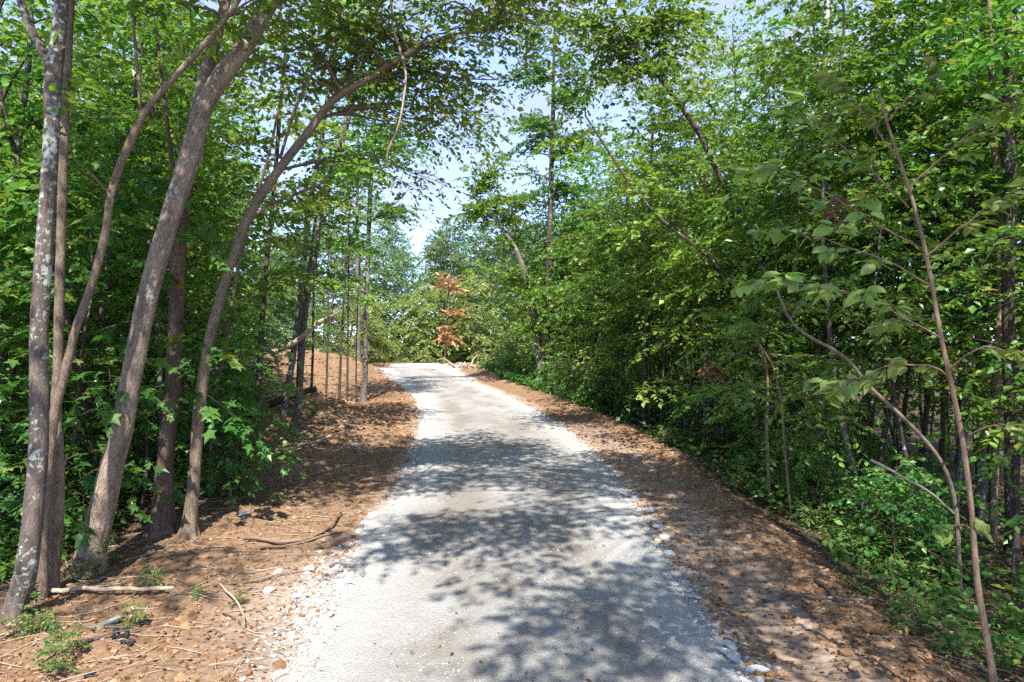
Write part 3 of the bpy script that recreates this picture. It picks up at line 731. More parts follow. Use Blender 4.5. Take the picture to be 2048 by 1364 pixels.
# right of the road
for (label, pts, bk, Y, kw) in [
    ('brown leaning trunk with a leafy limb hanging over the far road', [(1084, 752, 24), (1078, 700, 23), (1072, 650, 22), (1062, 600, 22), (1048, 545, 20), (1034, 505, 15), (1012, 468, 11), (985, 430, 8), (955, 400, 5), (925, 385, 3)], 'grey', 33.0,
     dict(vz=3.5, tilt=.85, clouds=[(P3(935, 420, 33), (1.0, 1.0, .7), 5), (P3(985, 400, 33), (1.2, 1.2, .9), 6), (P3(990, 330, 33.5), (1.2, 1.2, .8), 6), (P3(1040, 420, 33), (1.2, 1, .9), 5), (P3(1020, 560, 32.5), (1.3, 1, .9), 5), (P3(1070, 650, 32.2), (.9, .8, .7), 4), (P3(1100, 580, 32), (.9, .8, .7), 4), (P3(1000, 480, 33), (1.0, 1, .7), 4)], sec=(1.1, .24, .15, .38), leaf=.2, width=.6)),
    ('tall straight dark trunk beside the brown leaning trunk', [(1100, 755, 22), (1098, 650, 19), (1098, 540, 16), (1100, 450, 16), (1103, 330, 14), (1106, 230, 12), (1107, 150, 9), (1110, 40, 6)], 'dark', 33.5, dict(vz=3.5, tilt=.85, clear=.5, auto=18, autolen=2.6, clouds=[(P3(1060, 250, 33.5), (1.4, 1.2, 1.0), 6), (P3(1150, 190, 33.5), (1.5, 1.2, 1.0), 6), (P3(1130, 370, 33.5), (1.4, 1.2, .9), 6), (P3(1030, 140, 33.5), (1.5, 1.2, 1.0), 6), (P3(1190, 300, 33), (1.4, 1.2, 1.0), 5)], leaf=.19)),
    ('dark trunk overgrown with leaves, tilting left above the thicket', [(1600, 760, 22), (1560, 620, 20), (1524, 530, 19), (1500, 470, 18), (1466, 400, 17), (1430, 335, 16), (1400, 270, 15), (1345, 190, 14), (1290, 110, 12), (1238, 0, 9), (1200, -80, 6)], 'dark', 15.0, dict(clear=.15, auto=22, autolen=1.5, clouds=[(P3(1150, 60, 14.5), (1.2, 1.0, .6), 6), (P3(1260, 130, 15.5), (1.2, 1.2, .7), 6), (P3(1340, 20, 15), (1.4, 1.2, .8), 6), (P3(1180, -60, 14.5), (1.3, 1.2, .6), 6)])),
    ('dark bare limb like tree arching left out of the thicket', [(1520, 720, 12), (1460, 560, 11), (1400, 500, 10), (1330, 445, 9), (1262, 370, 8), (1215, 300, 7), (1170, 230, 5)], 'dark', 14.2, dict(clear=.2, auto=10, autolen=1.1, flare=False)),
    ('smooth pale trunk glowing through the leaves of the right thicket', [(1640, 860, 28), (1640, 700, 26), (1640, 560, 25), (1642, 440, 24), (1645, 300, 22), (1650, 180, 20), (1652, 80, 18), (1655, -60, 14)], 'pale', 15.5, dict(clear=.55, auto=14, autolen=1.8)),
    ('brown trunk behind the pale trunk in the right thicket', [(1575, 800, 16), (1578, 560, 15), (1582, 380, 14), (1586, 220, 12), (1590, 60, 9)], 'tan', 18.0, dict(clear=.4, auto=14, autolen=1.8)),
    ('heavy dark trunk at the right edge of the photo', [(2026, 1000, 36), (2020, 760, 34), (2016, 560, 32), (2022, 380, 32), (2014, 220, 30), (2022, 60, 28), (2030, -100, 22)], 'dark', 10.0, dict(clear=.6, auto=10)),
    ('brown stem leaning against the heavy dark trunk at the right edge', [(1985, 940, 20), (1995, 760, 19), (2000, 600, 19), (1998, 420, 18), (1986, 240, 18), (1980, 60, 15), (1975, -100, 11)], 'stem', 10.6, dict(clear=.6, auto=8)),
    ('dark forked trunk with pale patches left of the heavy trunk', [(1962, 900, 28), (1962, 700, 27), (1960, 520, 26), (1948, 440, 25), (1955, 300, 20), (1962, 120, 16), (1970, -60, 12)], 'grey', 12.0, dict(clear=.6, auto=10, limbs=[([(1952, 470, 18), (1935, 400, 16), (1930, 300, 14), (1925, 120, 11), (1900, -40, 8)], 12.0, .4, .7)])),
    ('slim dark stem forking above the forest floor right of the pale trunk', [(1885, 800, 14), (1886, 620, 13), (1884, 470, 12), (1894, 380, 11), (1900, 220, 9), (1896, 40, 7)], 'dark', 12.5, dict(clear=.45, auto=12)),
    ('mottled trunk seen between leaves high on the right', [(1925, 860, 22), (1922, 560, 20), (1915, 300, 18), (1905, 100, 16), (1900, -60, 12)], 'grey', 14.5, dict(clear=.5, auto=14)),
    ('dark stem at the road side edge of the right thicket', [(1232, 800, 12), (1236, 700, 11), (1243, 600, 10), (1250, 480, 9), (1256, 340, 7)], 'dark', 24.0, dict(clear=.25, auto=18, autolen=1.8)),
    ('dark double curved stem among vines right of the road', [(1196, 800, 16), (1180, 760, 15), (1188, 690, 13), (1200, 620, 11), (1194, 540, 9), (1202, 440, 7)], 'dark', 25.5, dict(clear=.3, auto=16, autolen=1.7)),
    ('straight dark trunk left of the thin twin saplings', [(1288, 820, 14), (1290, 700, 13), (1296, 560, 12), (1300, 400, 10), (1306, 240, 8)], 'dark', 21.0, dict(clear=.3, auto=18, autolen=1.8)),
]:
    hero('slim_tree', label, pts, bk, Y=Y, sides=10, seed=int(pts[0][0]), kind='simple', **({'leaf': .15} | kw), mat='canopy' if Y > 13 else 'forest')
hero('bent_sapling', 'pale bent stem leaning left across the shaded right thicket',
     [(1925, 985, 15), (1880, 920, 14), (1800, 830, 14), (1740, 775, 13), (1690, 715, 12), (1650, 690, 11), (1610, 668, 10), (1580, 640, 9), (1562, 600, 8), (1545, 565, 7), (1525, 535, 5)], 'tan', wf=.6, Y=8.6, dY=-.6, sides=8, flare=False, seed=90,
     limbs=[([(1580, 640, 5), (1600, 610, 4), (1625, 585, 3)], 8.1, 0, .3)], leaf=.10, kind='oval', mat='sapling', cat='sapling')
for q, (pts, label) in enumerate([
    ([(1540, 992, 10), (1535, 900, 9), (1533, 840, 8), (1536, 780, 8), (1530, 720, 7), (1515, 680, 5), (1498, 640, 4)], 'thin crooked sapling at the edge of the green undergrowth, left of its twin'),
    ([(1584, 1020, 7), (1574, 950, 7), (1568, 880, 6), (1560, 790, 6), (1545, 730, 5), (1520, 690, 4)], 'thin crooked sapling at the edge of the green undergrowth, right of its twin')]):
    hero('thin_sapling', label, pts, 'stem', Y=(11.6, 11.0)[q], sides=7, flare=False, seed=95 + q, clear=.55, auto=7, autolen=1.0, leaf=.10, kind='oval', mat='forest', cat='sapling', width=.6)

# ------------------------------------------------------------------ the near sapling with large leaves, leaf by leaf
M_BIG = leaf_mat('leaf_big', [(0, (.14, .26, .075)), (.5, (.21, .34, .09)), (.9, (.30, .38, .10)), (1, (.40, .34, .12))], val_var=.5, hue_var=.04, trans=.4)
def big_leaf_mesh(seed, mat):
    r = np.random.default_rng(seed)
    us = np.array([0, .12, .3, .5, .7, .87, 1.0]); ws = np.array([0, .17, .27, .29, .22, .10, 0]) * r.uniform(.9, 1.1)
    c_, b_ = r.uniform(.05, .16), r.uniform(.05, .25)
    V, Fc = [], []
    for u_, w_ in zip(us, ws):
        zz = -b_ * u_ ** 2
        V += [(u_, w_, zz + c_ * w_ * 2 + r.normal(0, .012)), (u_, 0, zz), (u_, -w_, zz + c_ * w_ * 2 + r.normal(0, .012))]
    for q in range(6):
        a = q * 3
        Fc += [(a, a + 1, a + 4, a + 3), (a + 1, a + 2, a + 5, a + 4)]
    B = MB(); B.add(V, Fc, 0, np.full(len(Fc), .5), None, True)
    pet = np.array([[-.16, 0, .03], [-.08, 0, .01], [0, 0, 0]]); tube(B, pet, [.010, .010, .008], 3, 0, cap=False)
    return B.mesh('leaf', [mat])
BIG = [big_leaf_mesh(400 + q, M_BIG) for q in range(6)]
from mathutils import Matrix, Vector
def put_leaf(parent, org, p, d, nrm, size, r):
    d = unit(d); s = unit(np.cross(nrm, d)); n2 = np.cross(d, s)
    o = bpy.data.objects.new('leaf', BIG[r.integers(len(BIG))]); COL.objects.link(o); o.parent = parent
    q = p - org + d * size * .16
    o.matrix_local = Matrix(((d[0] * size, s[0] * size, n2[0] * size, q[0]), (d[1] * size, s[1] * size, n2[1] * size, q[1]), (d[2] * size, s[2] * size, n2[2] * size, q[2]), (0, 0, 0, 1)))
def big_sapling():
    r = np.random.default_rng(77)
    pts = [(1990, 1385, 15), (1972, 1268, 13), (1956, 1176, 12), (1947, 1080, 11), (1943, 1021, 10), (1933, 940, 10), (1922, 866, 10), (1901, 763, 9), (1879, 660, 8.5), (1862, 560, 8), (1841, 462, 7.5), (1820, 385, 7), (1795, 308, 6), (1772, 240, 5), (1755, 175, 3.5)]
    Y = 5.0
    P, R = track(pts, Y, -.2, 1.0)
    P = np.r_[[[P[0][0] + .03, Y, gz(P[0][0], Y) - .05]], P]; R = np.r_[R[0] * 1.15, R]
    PR = spline(np.c_[P, R], 60); org = P[0].copy()
    e = empty('sapling', org, 'slender brown sapling with broad pale leaves at the right front', 'sapling')
    B = MB(); tube(B, PR[:, :3] - org, PR[:, 3], 12, 0, bark=.10, seed=5); link('stem', B.mesh('stem', [BK['stem']]), e)
    cnt, Xp, Xd = [0], [], []
    # branches: (start, end pixel, drop, leaves, distance shift)
    br = [((1890, 690), (1540, 545), 4.9, 4.3, 41, .10), ((1868, 585), (1560, 470), 4.9, 4.6, 24, .06), ((1850, 500), (1530, 335), 4.9, 4.2, 24, .04), ((1822, 415), (1600, 215), 4.8, 4.5, 29, .02),
          ((1812, 380), (2040, 190), 4.8, 4.4, 41, .02), ((1850, 510), (2030, 395), 4.8, 4.5, 21, .06), ((1905, 760), (1655, 790), 4.95, 4.3, 36, .12), ((1900, 740), (2036, 700), 4.95, 4.6, 12, .1),
          ((1795, 320), (1690, 160), 4.8, 4.9, 17, 0), ((1772, 245), (1850, 130), 4.8, 4.6, 14, 0), ((1928, 880), (2040, 850), 4.95, 4.6, 9, .08), ((1944, 1060), (1880, 1040), 4.98, 4.85, 6, .03), ((1940, 1000), (1965, 1050), 4.98, 4.8, 3, .03), ((1880, 640), (1760, 640), 4.9, 5.4, 14, .05)]
    for (a, b, ya, yb, nl, dr) in br:
        A, Z = P3(*a, ya), P3(*b, yb)
        u = np.linspace(0, 1, 9)[:, None]
        pth = A + (Z - A) * u + UP * np.sin(u * pi) * dr + np.cumsum(r.normal(0, .010, (9, 3)), 0)
        LB = MB(); tube(LB, pth - org, np.linspace(.008, .0025, 9), 5, 0, cap=False)
        fine = []
        T = unit(pth[-1] - pth[0]); H = unit(np.cross(T, UP))
        nt = max(1, nl // 5); tips = []
        for q in range(nt):
            f = .25 + .75 * (q + .5) / nt
            i = min(int(f * 8), 7); p = pth[i] + (pth[i + 1] - pth[i]) * (f * 8 - i)
            sg = 1 if q % 2 else -1
            d = unit(T * .7 + H * sg * .6 + r.normal(0, .15, 3)); L = r.uniform(.14, .30) * (1 if nl > 6 else .4)
            tp = p + d * L * np.linspace(0, 1, 4)[:, None] - UP * .1 * L * np.linspace(0, 1, 4)[:, None] ** 2
            tube(LB, tp - org, [.003, .0025, .002, .0015], 3, 0, cap=False); tips.append(tp)
        tips.append(pth[-3:])
        link('branch', LB.mesh('branch', [BK['stem']]), e)
        c_ = 0
        while c_ < nl * 1.75:
            tp = tips[c_ % len(tips)]; f = .25 + .75 * ((c_ // len(tips)) + r.random()) / max(1, nl / len(tips)); f = min(f, 1)
            i = min(int(f * (len(tp) - 1)), len(tp) - 2); p = tp[i] + (tp[i + 1] - tp[i]) * (f * (len(tp) - 1) - i); c_ += 1
            Tt = unit(tp[-1] - tp[0]); Hh = unit(np.cross(Tt, UP)) * (1 if c_ % 2 else -1)
            d = Tt * .5 + Hh * .8 + r.normal(0, .25, 3) - UP * r.uniform(.1, .6)
            cnt[0] += 1
            if cnt[0] > 280:
                Xp.append(p - org); Xd.append(d); continue
            put_leaf(e, org, p, d, UP + r.normal(0, .35, 3) + np.array([0, -.25, 0]), r.uniform(.085, .15), r)
    B = MB(); m_ = len(Xp); leaves(B, np.array(Xp), np.array(Xd), UP + r.normal(0, .4, (m_, 3)), r.uniform(.085, .14, m_), np.full(m_, .68), 'oval', 0, r.random(m_))
    tag(link('foliage', B.mesh('foliage', [M_BIG]), e), kind='stuff')
    return e
big_sapling()

# ------------------------------------------------------------------ the forest
taken = []
def scatter(n, yr, xr, mind, keyf, label, group, sc=(.85, 1.2), mat=None, tries=60, ok=None):
    c_ = 0
    for _ in range(n * tries):
        if c_ >= n: break
        y = yr[0] + (yr[1] - yr[0]) * random.random(); lo, hi = xr(y)
        if hi <= lo: continue
        x = random.uniform(lo, hi)
        if any((x - a) ** 2 + (y - b_) ** 2 < mind ** 2 for a, b_ in taken): continue
        if ok and not ok(x, y): continue
        taken.append((x, y))
        place(keyf(), x, y, label, group, sc=random.uniform(*sc), mat=mat); c_ += 1
    return c_

def edgeR(y): return float(eR(y)) + 1.75
def edgeL(y): return np.interp(y, [4, 8, 10, 14, 18, 25, 30, 40, 48], [-5.0, -5.2, -5.2, -5.3, -6.8, -8.6, -10, -15, -18])
R_ = random
ORD = ['leftmost', 'second from left', 'third from left', 'fourth from left', 'fifth from left', 'sixth from left', 'seventh from left', 'eighth from left', 'ninth from left', 'tenth from left', 'eleventh from left', 'twelfth from left', 'thirteenth from left']
def rank(group, phrase):
    """labels for a small group of look-alikes: by where each stands, left to right, as seen from the road"""
    it = sorted((o for o in COL.objects if o.parent is None and o.get('group') == group), key=lambda o: o.location.x / max(o.location.y, 1))
    for q, o in enumerate(it): o['label'] = phrase + ', ' + ORD[q]
def pick(kind, n): return lambda: (kind, R_.randrange(n))

# right side
TR = 'of the right thicket'
scatter(13, (8.5, 15), lambda y: (edgeR(y) + 2.1, y * .8 + 1), 1.3, pick('high', 4), 'leafy understory tree in the dark thicket beyond the right soil strip', 'understory trees of the near right thicket')
scatter(27, (15, 26), lambda y: (edgeR(y) + 1.7, edgeR(y) + 9), 1.4, lambda: R_.choice((('high', R_.randrange(4)), ('high', R_.randrange(4)), ('high', R_.randrange(4)), ('under', R_.randrange(5)))), 'leafy understory tree deep in the right thicket', 'understory trees deep in the right thicket')
scatter(24, (26, 42), lambda y: (edgeR(y) + 1.9, edgeR(y) + 7.5), 1.7, lambda: R_.choice((('high', R_.randrange(4)), ('high', R_.randrange(4)), ('under', R_.randrange(5)))), 'sunlit understory tree along the far right bend of the road', 'understory trees along the far right bend', sc=(.95, 1.35), ok=lambda x, y: x / y > .125 or y > 34.5)
scatter(5, (10, 18), lambda y: (edgeR(y) + 3.2, y * .8 + 2), 2.2, pick('tall', 5), 'tall tree rising out of the near right thicket', 'tall trees of the near right thicket')
scatter(9, (18, 42), lambda y: (edgeR(y) + 3.4, edgeR(y) + 10), 2.2, pick('tall', 5), 'tall forest tree behind the right thicket', 'tall trees behind the right thicket')
scatter(12, (9, 26), lambda y: (edgeR(y) + 2.2, min(edgeR(y) + 8, y * .8)), 1.2, pick('pole', 3), 'slender pole sized tree among the right thicket', 'pole trees of the right thicket')
scatter(16, (9, 24), lambda y: (edgeR(y) + 1.2, edgeR(y) + 4), .8, pick('shrub', 4), 'low leafy shrub at the green edge of the right soil strip', 'shrubs at the right forest edge', sc=(.5, .9))
scatter(20, (24, 44), lambda y: (edgeR(y) + .6, edgeR(y) + 3.0), .9, pick('shrub', 4), 'leafy shrub where the far road shoulder meets the trees', 'shrubs along the far right shoulder', sc=(.5, .95))
scatter(14, (18, 40), lambda y: (edgeR(y) + 1.2, edgeR(y) + 5), 1.2, lambda: ('pole', 0), 'dark straight trunk showing under the leaves along the far right bend', 'dark trunks along the far right bend', sc=(.9, 1.3))
scatter(34, (8, 24), lambda y: (edgeR(y) + .9, min(edgeR(y) + 8, y * .78)), .6, pick('slim', 4), 'thin bare stemmed young tree at the edge of the right thicket', 'thin stems of the right thicket', ok=lambda x, y: x / y < .46 or y > 13)
# left side
scatter(7, (8.6, 14), lambda y: (-y * .8 - 1.5, edgeL(y) - .9), 1.2, pick('maple', 3), 'maple sapling with lobed leaves behind the left trunks', 'maple saplings behind the left trunks')
scatter(22, (11, 24), lambda y: (-y * .8 - 1.5, edgeL(y) - 1.7), 1.4, lambda: R_.choice((('high', R_.randrange(4)), ('under', R_.randrange(5)))), 'understory tree in the dim woods behind the left trunks', 'understory trees of the left woods')
scatter(17, (24, 48), lambda y: (-y * .78, edgeL(y) - 2.2), 1.9, pick('under', 5), 'sunlit understory tree behind the red bank on the left', 'understory trees behind the red bank', sc=(.95, 1.4))
scatter(6, (11, 20), lambda y: (-y * .8 - 2, edgeL(y) - 2.6), 2.2, pick('tall', 5), 'tall tree in the left woods behind the leaning trunks', 'tall trees of the left woods')
scatter(12, (20, 48), lambda y: (-y * .75, edgeL(y) - 2.6), 2.6, pick('tall', 5), 'tall tree far back in the left woods', 'tall trees far back in the left woods')
scatter(13, (10, 24), lambda y: (-y * .8, edgeL(y) - 1.0), 1.2, pick('pole', 3), 'slender pole sized tree in the left woods', 'pole trees of the left woods')
scatter(20, (9.5, 16), lambda y: (-y * .8 - 1, edgeL(y) - .8), .8, pick('shrub', 4), 'low leafy shrub on the dim floor of the left woods', 'shrubs on the floor of the left woods', sc=(.6, 1.1))
scatter(8, (15, 26), lambda y: (edgeL(y) - 2.5, edgeL(y) - .2), .9, pick('shrub', 4), 'small shrub beside the soil mound on the left', 'shrubs by the soil mound', sc=(.5, .9))
scatter(26, (8.8, 22), lambda y: (max(edgeL(y) - 7, -y * .78), edgeL(y) - .3), .6, pick('slim', 4), 'thin bare stemmed young tree among the left trunks', 'thin stems of the left woods')
# far wall beyond the bend
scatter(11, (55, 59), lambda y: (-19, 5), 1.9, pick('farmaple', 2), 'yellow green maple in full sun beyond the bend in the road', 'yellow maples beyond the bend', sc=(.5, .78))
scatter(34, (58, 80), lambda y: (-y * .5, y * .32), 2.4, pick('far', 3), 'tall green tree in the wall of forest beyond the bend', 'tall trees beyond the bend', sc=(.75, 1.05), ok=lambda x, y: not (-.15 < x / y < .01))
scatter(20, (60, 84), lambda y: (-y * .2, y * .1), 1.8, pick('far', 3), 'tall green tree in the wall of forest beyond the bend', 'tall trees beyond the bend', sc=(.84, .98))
# trees just outside the frame that shade the road
for (kx, x, y, s_) in ((0, 6.3, 0.2, .8), (2, -8.5, 1.0, .8)):
    place(('tall', kx), x, y, 'tall tree standing beside the road just behind the viewpoint', 'tall trees behind the viewpoint', sc=s_)

# ------------------------------------------------------------------ rocks, litter, clods, sticks, plants
ICO_V = []
_p = (1 + 5 ** .5) / 2
for a_, b_ in ((-1, _p), (1, _p), (-1, -_p), (1, -_p)): ICO_V.append((a_, b_, 0))
for a_, b_ in ((-1, _p), (1, _p), (-1, -_p), (1, -_p)): ICO_V.append((0, a_, b_))
for a_, b_ in ((_p, -1), (_p, 1), (-_p, -1), (-_p, 1)): ICO_V.append((a_, 0, b_))
ICO_V = unit(np.array(ICO_V, float))
ICO_F = np.array([(0,11,5),(0,5,1),(0,1,7),(0,7,10),(0,10,11),(1,5,9),(5,11,4),(11,10,2),(10,7,6),(7,1,8),(3,9,4),(3,4,2),(3,2,6),(3,6,8),(3,8,9),(4,9,5),(2,4,11),(6,2,10),(8,6,7),(9,8,1)])
def subdiv(V, Fc):
    V = list(map(tuple, V)); mid = {}; out = []
    def md(a, b):
        k = (min(a, b), max(a, b))
        if k not in mid:
            V.append(tuple(unit((np.array(V[a]) + np.array(V[b]))))); mid[k] = len(V) - 1
        return mid[k]
    for a, b, c in Fc:
        x, y, z = md(a, b), md(b, c), md(c, a)
        out += [(a, x, z), (b, y, x), (c, z, y), (x, y, z)]
    return np.array(V), np.array(out)
ICO2 = subdiv(ICO_V, ICO_F)
def rock_mesh(name, seed, mat, fine=True, flat=.55):
    r = np.random.default_rng(seed)
    V, Fc = ICO2 if fine else (ICO_V, ICO_F)
    V = V.copy()
    for _ in range(7):                                # chop with planes: angular broken stone
        nrm = unit(r.normal(0, 1, 3)); d = r.uniform(.5, .85)
        h = V @ nrm - d
        V = V - np.maximum(h, 0)[:, None] * nrm
    V = V * (1 + r.normal(0, .04, (len(V), 1))) * np.array([1.15, .85, flat]) * r.uniform(.85, 1.15, 3)
    B = MB(); B.add(V, Fc, 0, None, None, False)
    return B.mesh(name, [mat])
m, n, l = nodes('limestone_rock')
q1 = noise(n, l, 9, 5, .65); q2 = noise(n, l, 60, 3, .6); oi = n.new('ShaderNodeObjectInfo')
rp = ramp(n, [(.3, (.40, .39, .37)), (.55, (.56, .56, .555)), (.8, (.66, .66, .66))]); l.new(q1.outputs['Fac'], rp.inputs['Fac'])
tn = ramp(n, [(0, (.72, .68, .62)), (.4, (.95, .95, .95)), (1, (1.08, 1.08, 1.1))]); l.new(oi.outputs['Random'], tn.inputs['Fac'])
finish(n, l, mixc(n, l, 1, rp.outputs['Color'], tn.outputs['Color'], 'MULTIPLY'), .85, q2.outputs['Fac'], .01, .8)
M_ROCK = m
m, n, l = nodes('crushed_stone')
q2 = noise(n, l, 60, 3, .6); at_ = n.new('ShaderNodeAttribute'); at_.attribute_name = 'rnd'
rp = ramp(n, [(0, (.23, .215, .20)), (.5, (.37, .36, .35)), (.9, (.42, .415, .41)), (1, (.47, .47, .47))]); l.new(at_.outputs['Fac'], rp.inputs['Fac'])
finish(n, l, rp.outputs['Color'], .9, q2.outputs['Fac'], .01, .8)
M_STONE = m
m, n, l = nodes('clay_clod')
q1 = noise(n, l, 16, 5, .65); q2 = noise(n, l, 70, 3, .6); at_ = n.new('ShaderNodeAttribute'); at_.attribute_name = 'rnd'
rp = ramp(n, [(.0, (.12, .066, .034)), (.45, (.23, .132, .070)), (.8, (.31, .19, .108)), (1, (.36, .25, .165))]); l.new(mathn(n, l, 'MULTIPLY_ADD', q1.outputs['Fac'], .5), rp.inputs['Fac'])
rp.inputs['Fac'].links[0].from_node.inputs[2].default_value = 0
l.new(mathn(n, l, 'MULTIPLY', at_.outputs['Fac'], .75), rp.inputs['Fac'].links[0].from_node.inputs[2])
finish(n, l, rp.outputs['Color'], .95, q2.outputs['Fac'], .02, .8, .1)
M_CLOD = m
m, n, l = nodes('orange_rock')
q1 = noise(n, l, 14, 5, .65); rp = ramp(n, [(.3, (.22, .10, .045)), (.6, (.38, .19, .09)), (.8, (.45, .28, .16))]); l.new(q1.outputs['Fac'], rp.inputs['Fac'])
finish(n, l, rp.outputs['Color'], .9, q1.outputs['Fac'], .02, .8, .1)
M_ORANGE = m
ROCKS = [rock_mesh('rock', 500 + q, M_ROCK) for q in range(9)]
def roadz(x, y):
    f = (x - eL(y)) / (eR(y) - eL(y)) * 2 - 1
    return float(zroad(y) + .015 + .05 * (1 - min(1, abs(f)) ** 2)) - .005
def surf(x, y):
    return max(gz(x, y), roadz(x, y)) if eL(y) - .05 < x < eR(y) + .05 else gz(x, y)
def rock(x, y, size, label, group, name='limestone_rock', me=None, sink=.29, cat='rock'):
    o = link(name, me or ROCKS[random.randrange(len(ROCKS))], None, (x, y, surf(x, y) + size * (.42 - sink) * .6), random.uniform(0, 6.28), size * .5)
    o.rotation_euler = (random.uniform(-.3, .3), random.uniform(-.3, .3), random.uniform(0, 6.28))
    return tag(o, label, cat, group)
random.seed(11)
# single stones one can point at
for (px, py, sz, lab) in [
    (1515, 1345, .20, 'big pale limestone rock at the right road edge, nearest the viewer'), (1462, 1296, .17, 'upright pale limestone rock on the right road edge beside a flatter one'), (1440, 1290, .14, 'flatter pale limestone rock touching the upright rock on the right road edge'), (1468, 1322, .18, 'broad pale rock lying just below the upright rock on the right road edge'),
    (1300, 1022, .15, 'rounded white rock on the brown soil at the right road edge'), (1316, 1054, .17, 'long white rock in the loose group at the right road edge'), (1270, 995, .16, 'white rock topmost of the loose group at the right road edge'), (1330, 1076, .14, 'lowest white rock of the loose group at the right road edge'), (1338, 1108, .15, 'flat white rock below the loose group at the right road edge'),
    (618, 1143, .19, 'largest white rock lying out on the brown left shoulder'), (556, 1147, .12, 'small white rock left of the largest rock on the left shoulder'), (538, 1187, .15, 'lone bright white rock on the left shoulder near a crooked stick'), (644, 1124, .09, 'small white chip upslope of the largest left shoulder rock'), (672, 1136, .11, 'thin white chip between the left shoulder rock and the road'), (640, 1105, .10, 'white chip under the curved fallen branch'),
    (708, 891, .24, 'elongated white rock lying alone on the left shoulder further up the road')]:
    p = gp(px, py); o = rock(p[0], p[1], sz, lab, None)
    if 'elongated' in lab: o.scale = (sz * .75, sz * .28, sz * .35); o.rotation_euler = (0, 0, .15)
def edge_pts(n, side, yr, spread):
    out = []
    while len(out) < n:
        y = yr[0] + (yr[1] - yr[0]) * random.random() ** 1.6
        x = (eR(y) if side > 0 else eL(y)) + side * random.gauss(-.02, spread)
        out.append((float(x), y))
    return out
for (x, y) in edge_pts(60, 1, (5.4, 26), .10): rock(x, y, random.choice((.06, .08, .1, .12)), 'broken white limestone rock along the right edge of the gravel', 'white rocks on the right road edge')
for (x, y) in edge_pts(50, -1, (9.6, 26), .11): rock(x, y, random.choice((.06, .08, .1, .13)), 'broken white limestone rock along the left edge of the gravel', 'white rocks on the left road edge')
for q in range(46):
    y = random.gauss(7.9, .8); x = -2.0 + random.gauss(-.06, .2)
    rock(x, y, random.choice((.05, .07, .09, .11, .14)), 'white limestone rock in the spill of stones on the near left road edge', 'spilled white rocks on the near left')
ORM = [rock_mesh('rock', 530 + q, M_ORANGE) for q in range(2)]
for (px, py, sz, lab) in [(1590, 925, .15, 'orange brown rock at the edge of the undergrowth'), (1640, 1188, .13, 'brown rock beside the dark fallen twigs on the right'), (1470, 1000, .16, 'reddish clay lump where the soil strip meets the green plants'), (1565, 1100, .14, 'tan clay lump on the outer edge of the right soil strip')]:
    p = gp(px, py); rock(p[0], p[1], sz, lab, None, 'brown_rock', ORM[random.randrange(2)])

def stuff_rocks(name, pts, sizes, mat, label, flat=.6, seed=1, lift=.1):
    r = np.random.default_rng(seed); n_ = len(pts)
    base = []
    for q in range(6):
        V = ICO_V * (1 + r.normal(0, .16, (12, 1))) * np.array([1.1, .9, flat]); base.append(V)
    kind = r.integers(0, 6, n_); a = r.uniform(0, 6.28, n_)
    V = np.stack(base)[kind]; ca, sa = np.cos(a)[:, None], np.sin(a)[:, None]
    V = np.stack([V[..., 0] * ca - V[..., 1] * sa, V[..., 0] * sa + V[..., 1] * ca, V[..., 2]], -1) * (sizes * .5)[:, None, None]
    V = V + pts[:, None]; V[..., 2] += (sizes * lift)[:, None]
    Fc = (np.arange(n_) * 12)[:, None, None] + ICO_F[None]
    B = MB(); B.add(V.reshape(-1, 3), Fc.reshape(-1, 3), 0, np.repeat(r.random(n_), 20), None, False)
    return tag(link(name, B.mesh(name, [mat])), label, None, None, 'stuff')
def on_ground(x, y): return np.stack([x, y, ground(x, y)], -1)
r = np.random.default_rng(21)
# small gravel along both road edges
y = 5 + 22 * r.random(5200) ** 1.9; sd = np.where(r.random(5200) < .5, 1, -1)
x = np.where(sd > 0, eR(y), eL(y)) + sd * (np.abs(r.normal(0, .14, 5200)) - .12)
ns = 1100; y[:ns] = r.normal(7.7, .85, ns); x[:ns] = -2.1 - np.abs(r.normal(0, .24, ns)) + .15
pts = on_ground(x, y); pts[:, 2] = np.maximum(pts[:, 2], zroad(y) - .02)
stuff_rocks('gravel', pts, r.uniform(.015, .055, 5200) , M_STONE, 'loose white gravel scattered along the road edges', seed=3)
n_ = 7000
y = 5 + 26 * r.random(n_) ** 1.9; f = r.random(n_); x = eL(y) + .05 + (eR(y) - eL(y) - .1) * f
pts = np.stack([x, y, zroad(y) + .013 + .05 * (1 - (2 * f - 1) ** 2) - .022 * np.exp(-((np.abs(2 * f - 1) - .42) / .17) ** 2)], -1)
stuff_rocks('gravel', pts, r.uniform(.010, .028, n_) * (1 + .5 * np.abs(2 * f - 1)), M_STONE, 'small crushed stones standing proud of the gravel road', seed=8, lift=-.12)
# clods of clay
n_ = 7000
y = 4.6 + 26 * r.random(n_) ** 1.8; rt = r.random(n_) < .55
x = np.where(rt, eR(y) + np.where(r.random(n_) < .72, r.normal(1.42, .24, n_), np.abs(r.normal(.15, .12, n_))), eL(y) - .1 - 3.2 * r.random(n_))
yb = np.r_[r.uniform(16, 26, 900), r.uniform(26, 48, 1600)]; xb = eL(yb) - .1 - r.random(2500) * np.where(yb < 26, 4.5, 7)
x, y = np.r_[x, xb], np.r_[y, yb]
stuff_rocks('soil_clods', on_ground(x, y), np.r_[r.uniform(.02, .075, n_) * np.where(r.random(n_) < .06, 1.9, 1), r.uniform(.05, .2, 2500)], M_CLOD, 'lumps of brown clay turned up along both shoulders', .65, 4, .08)
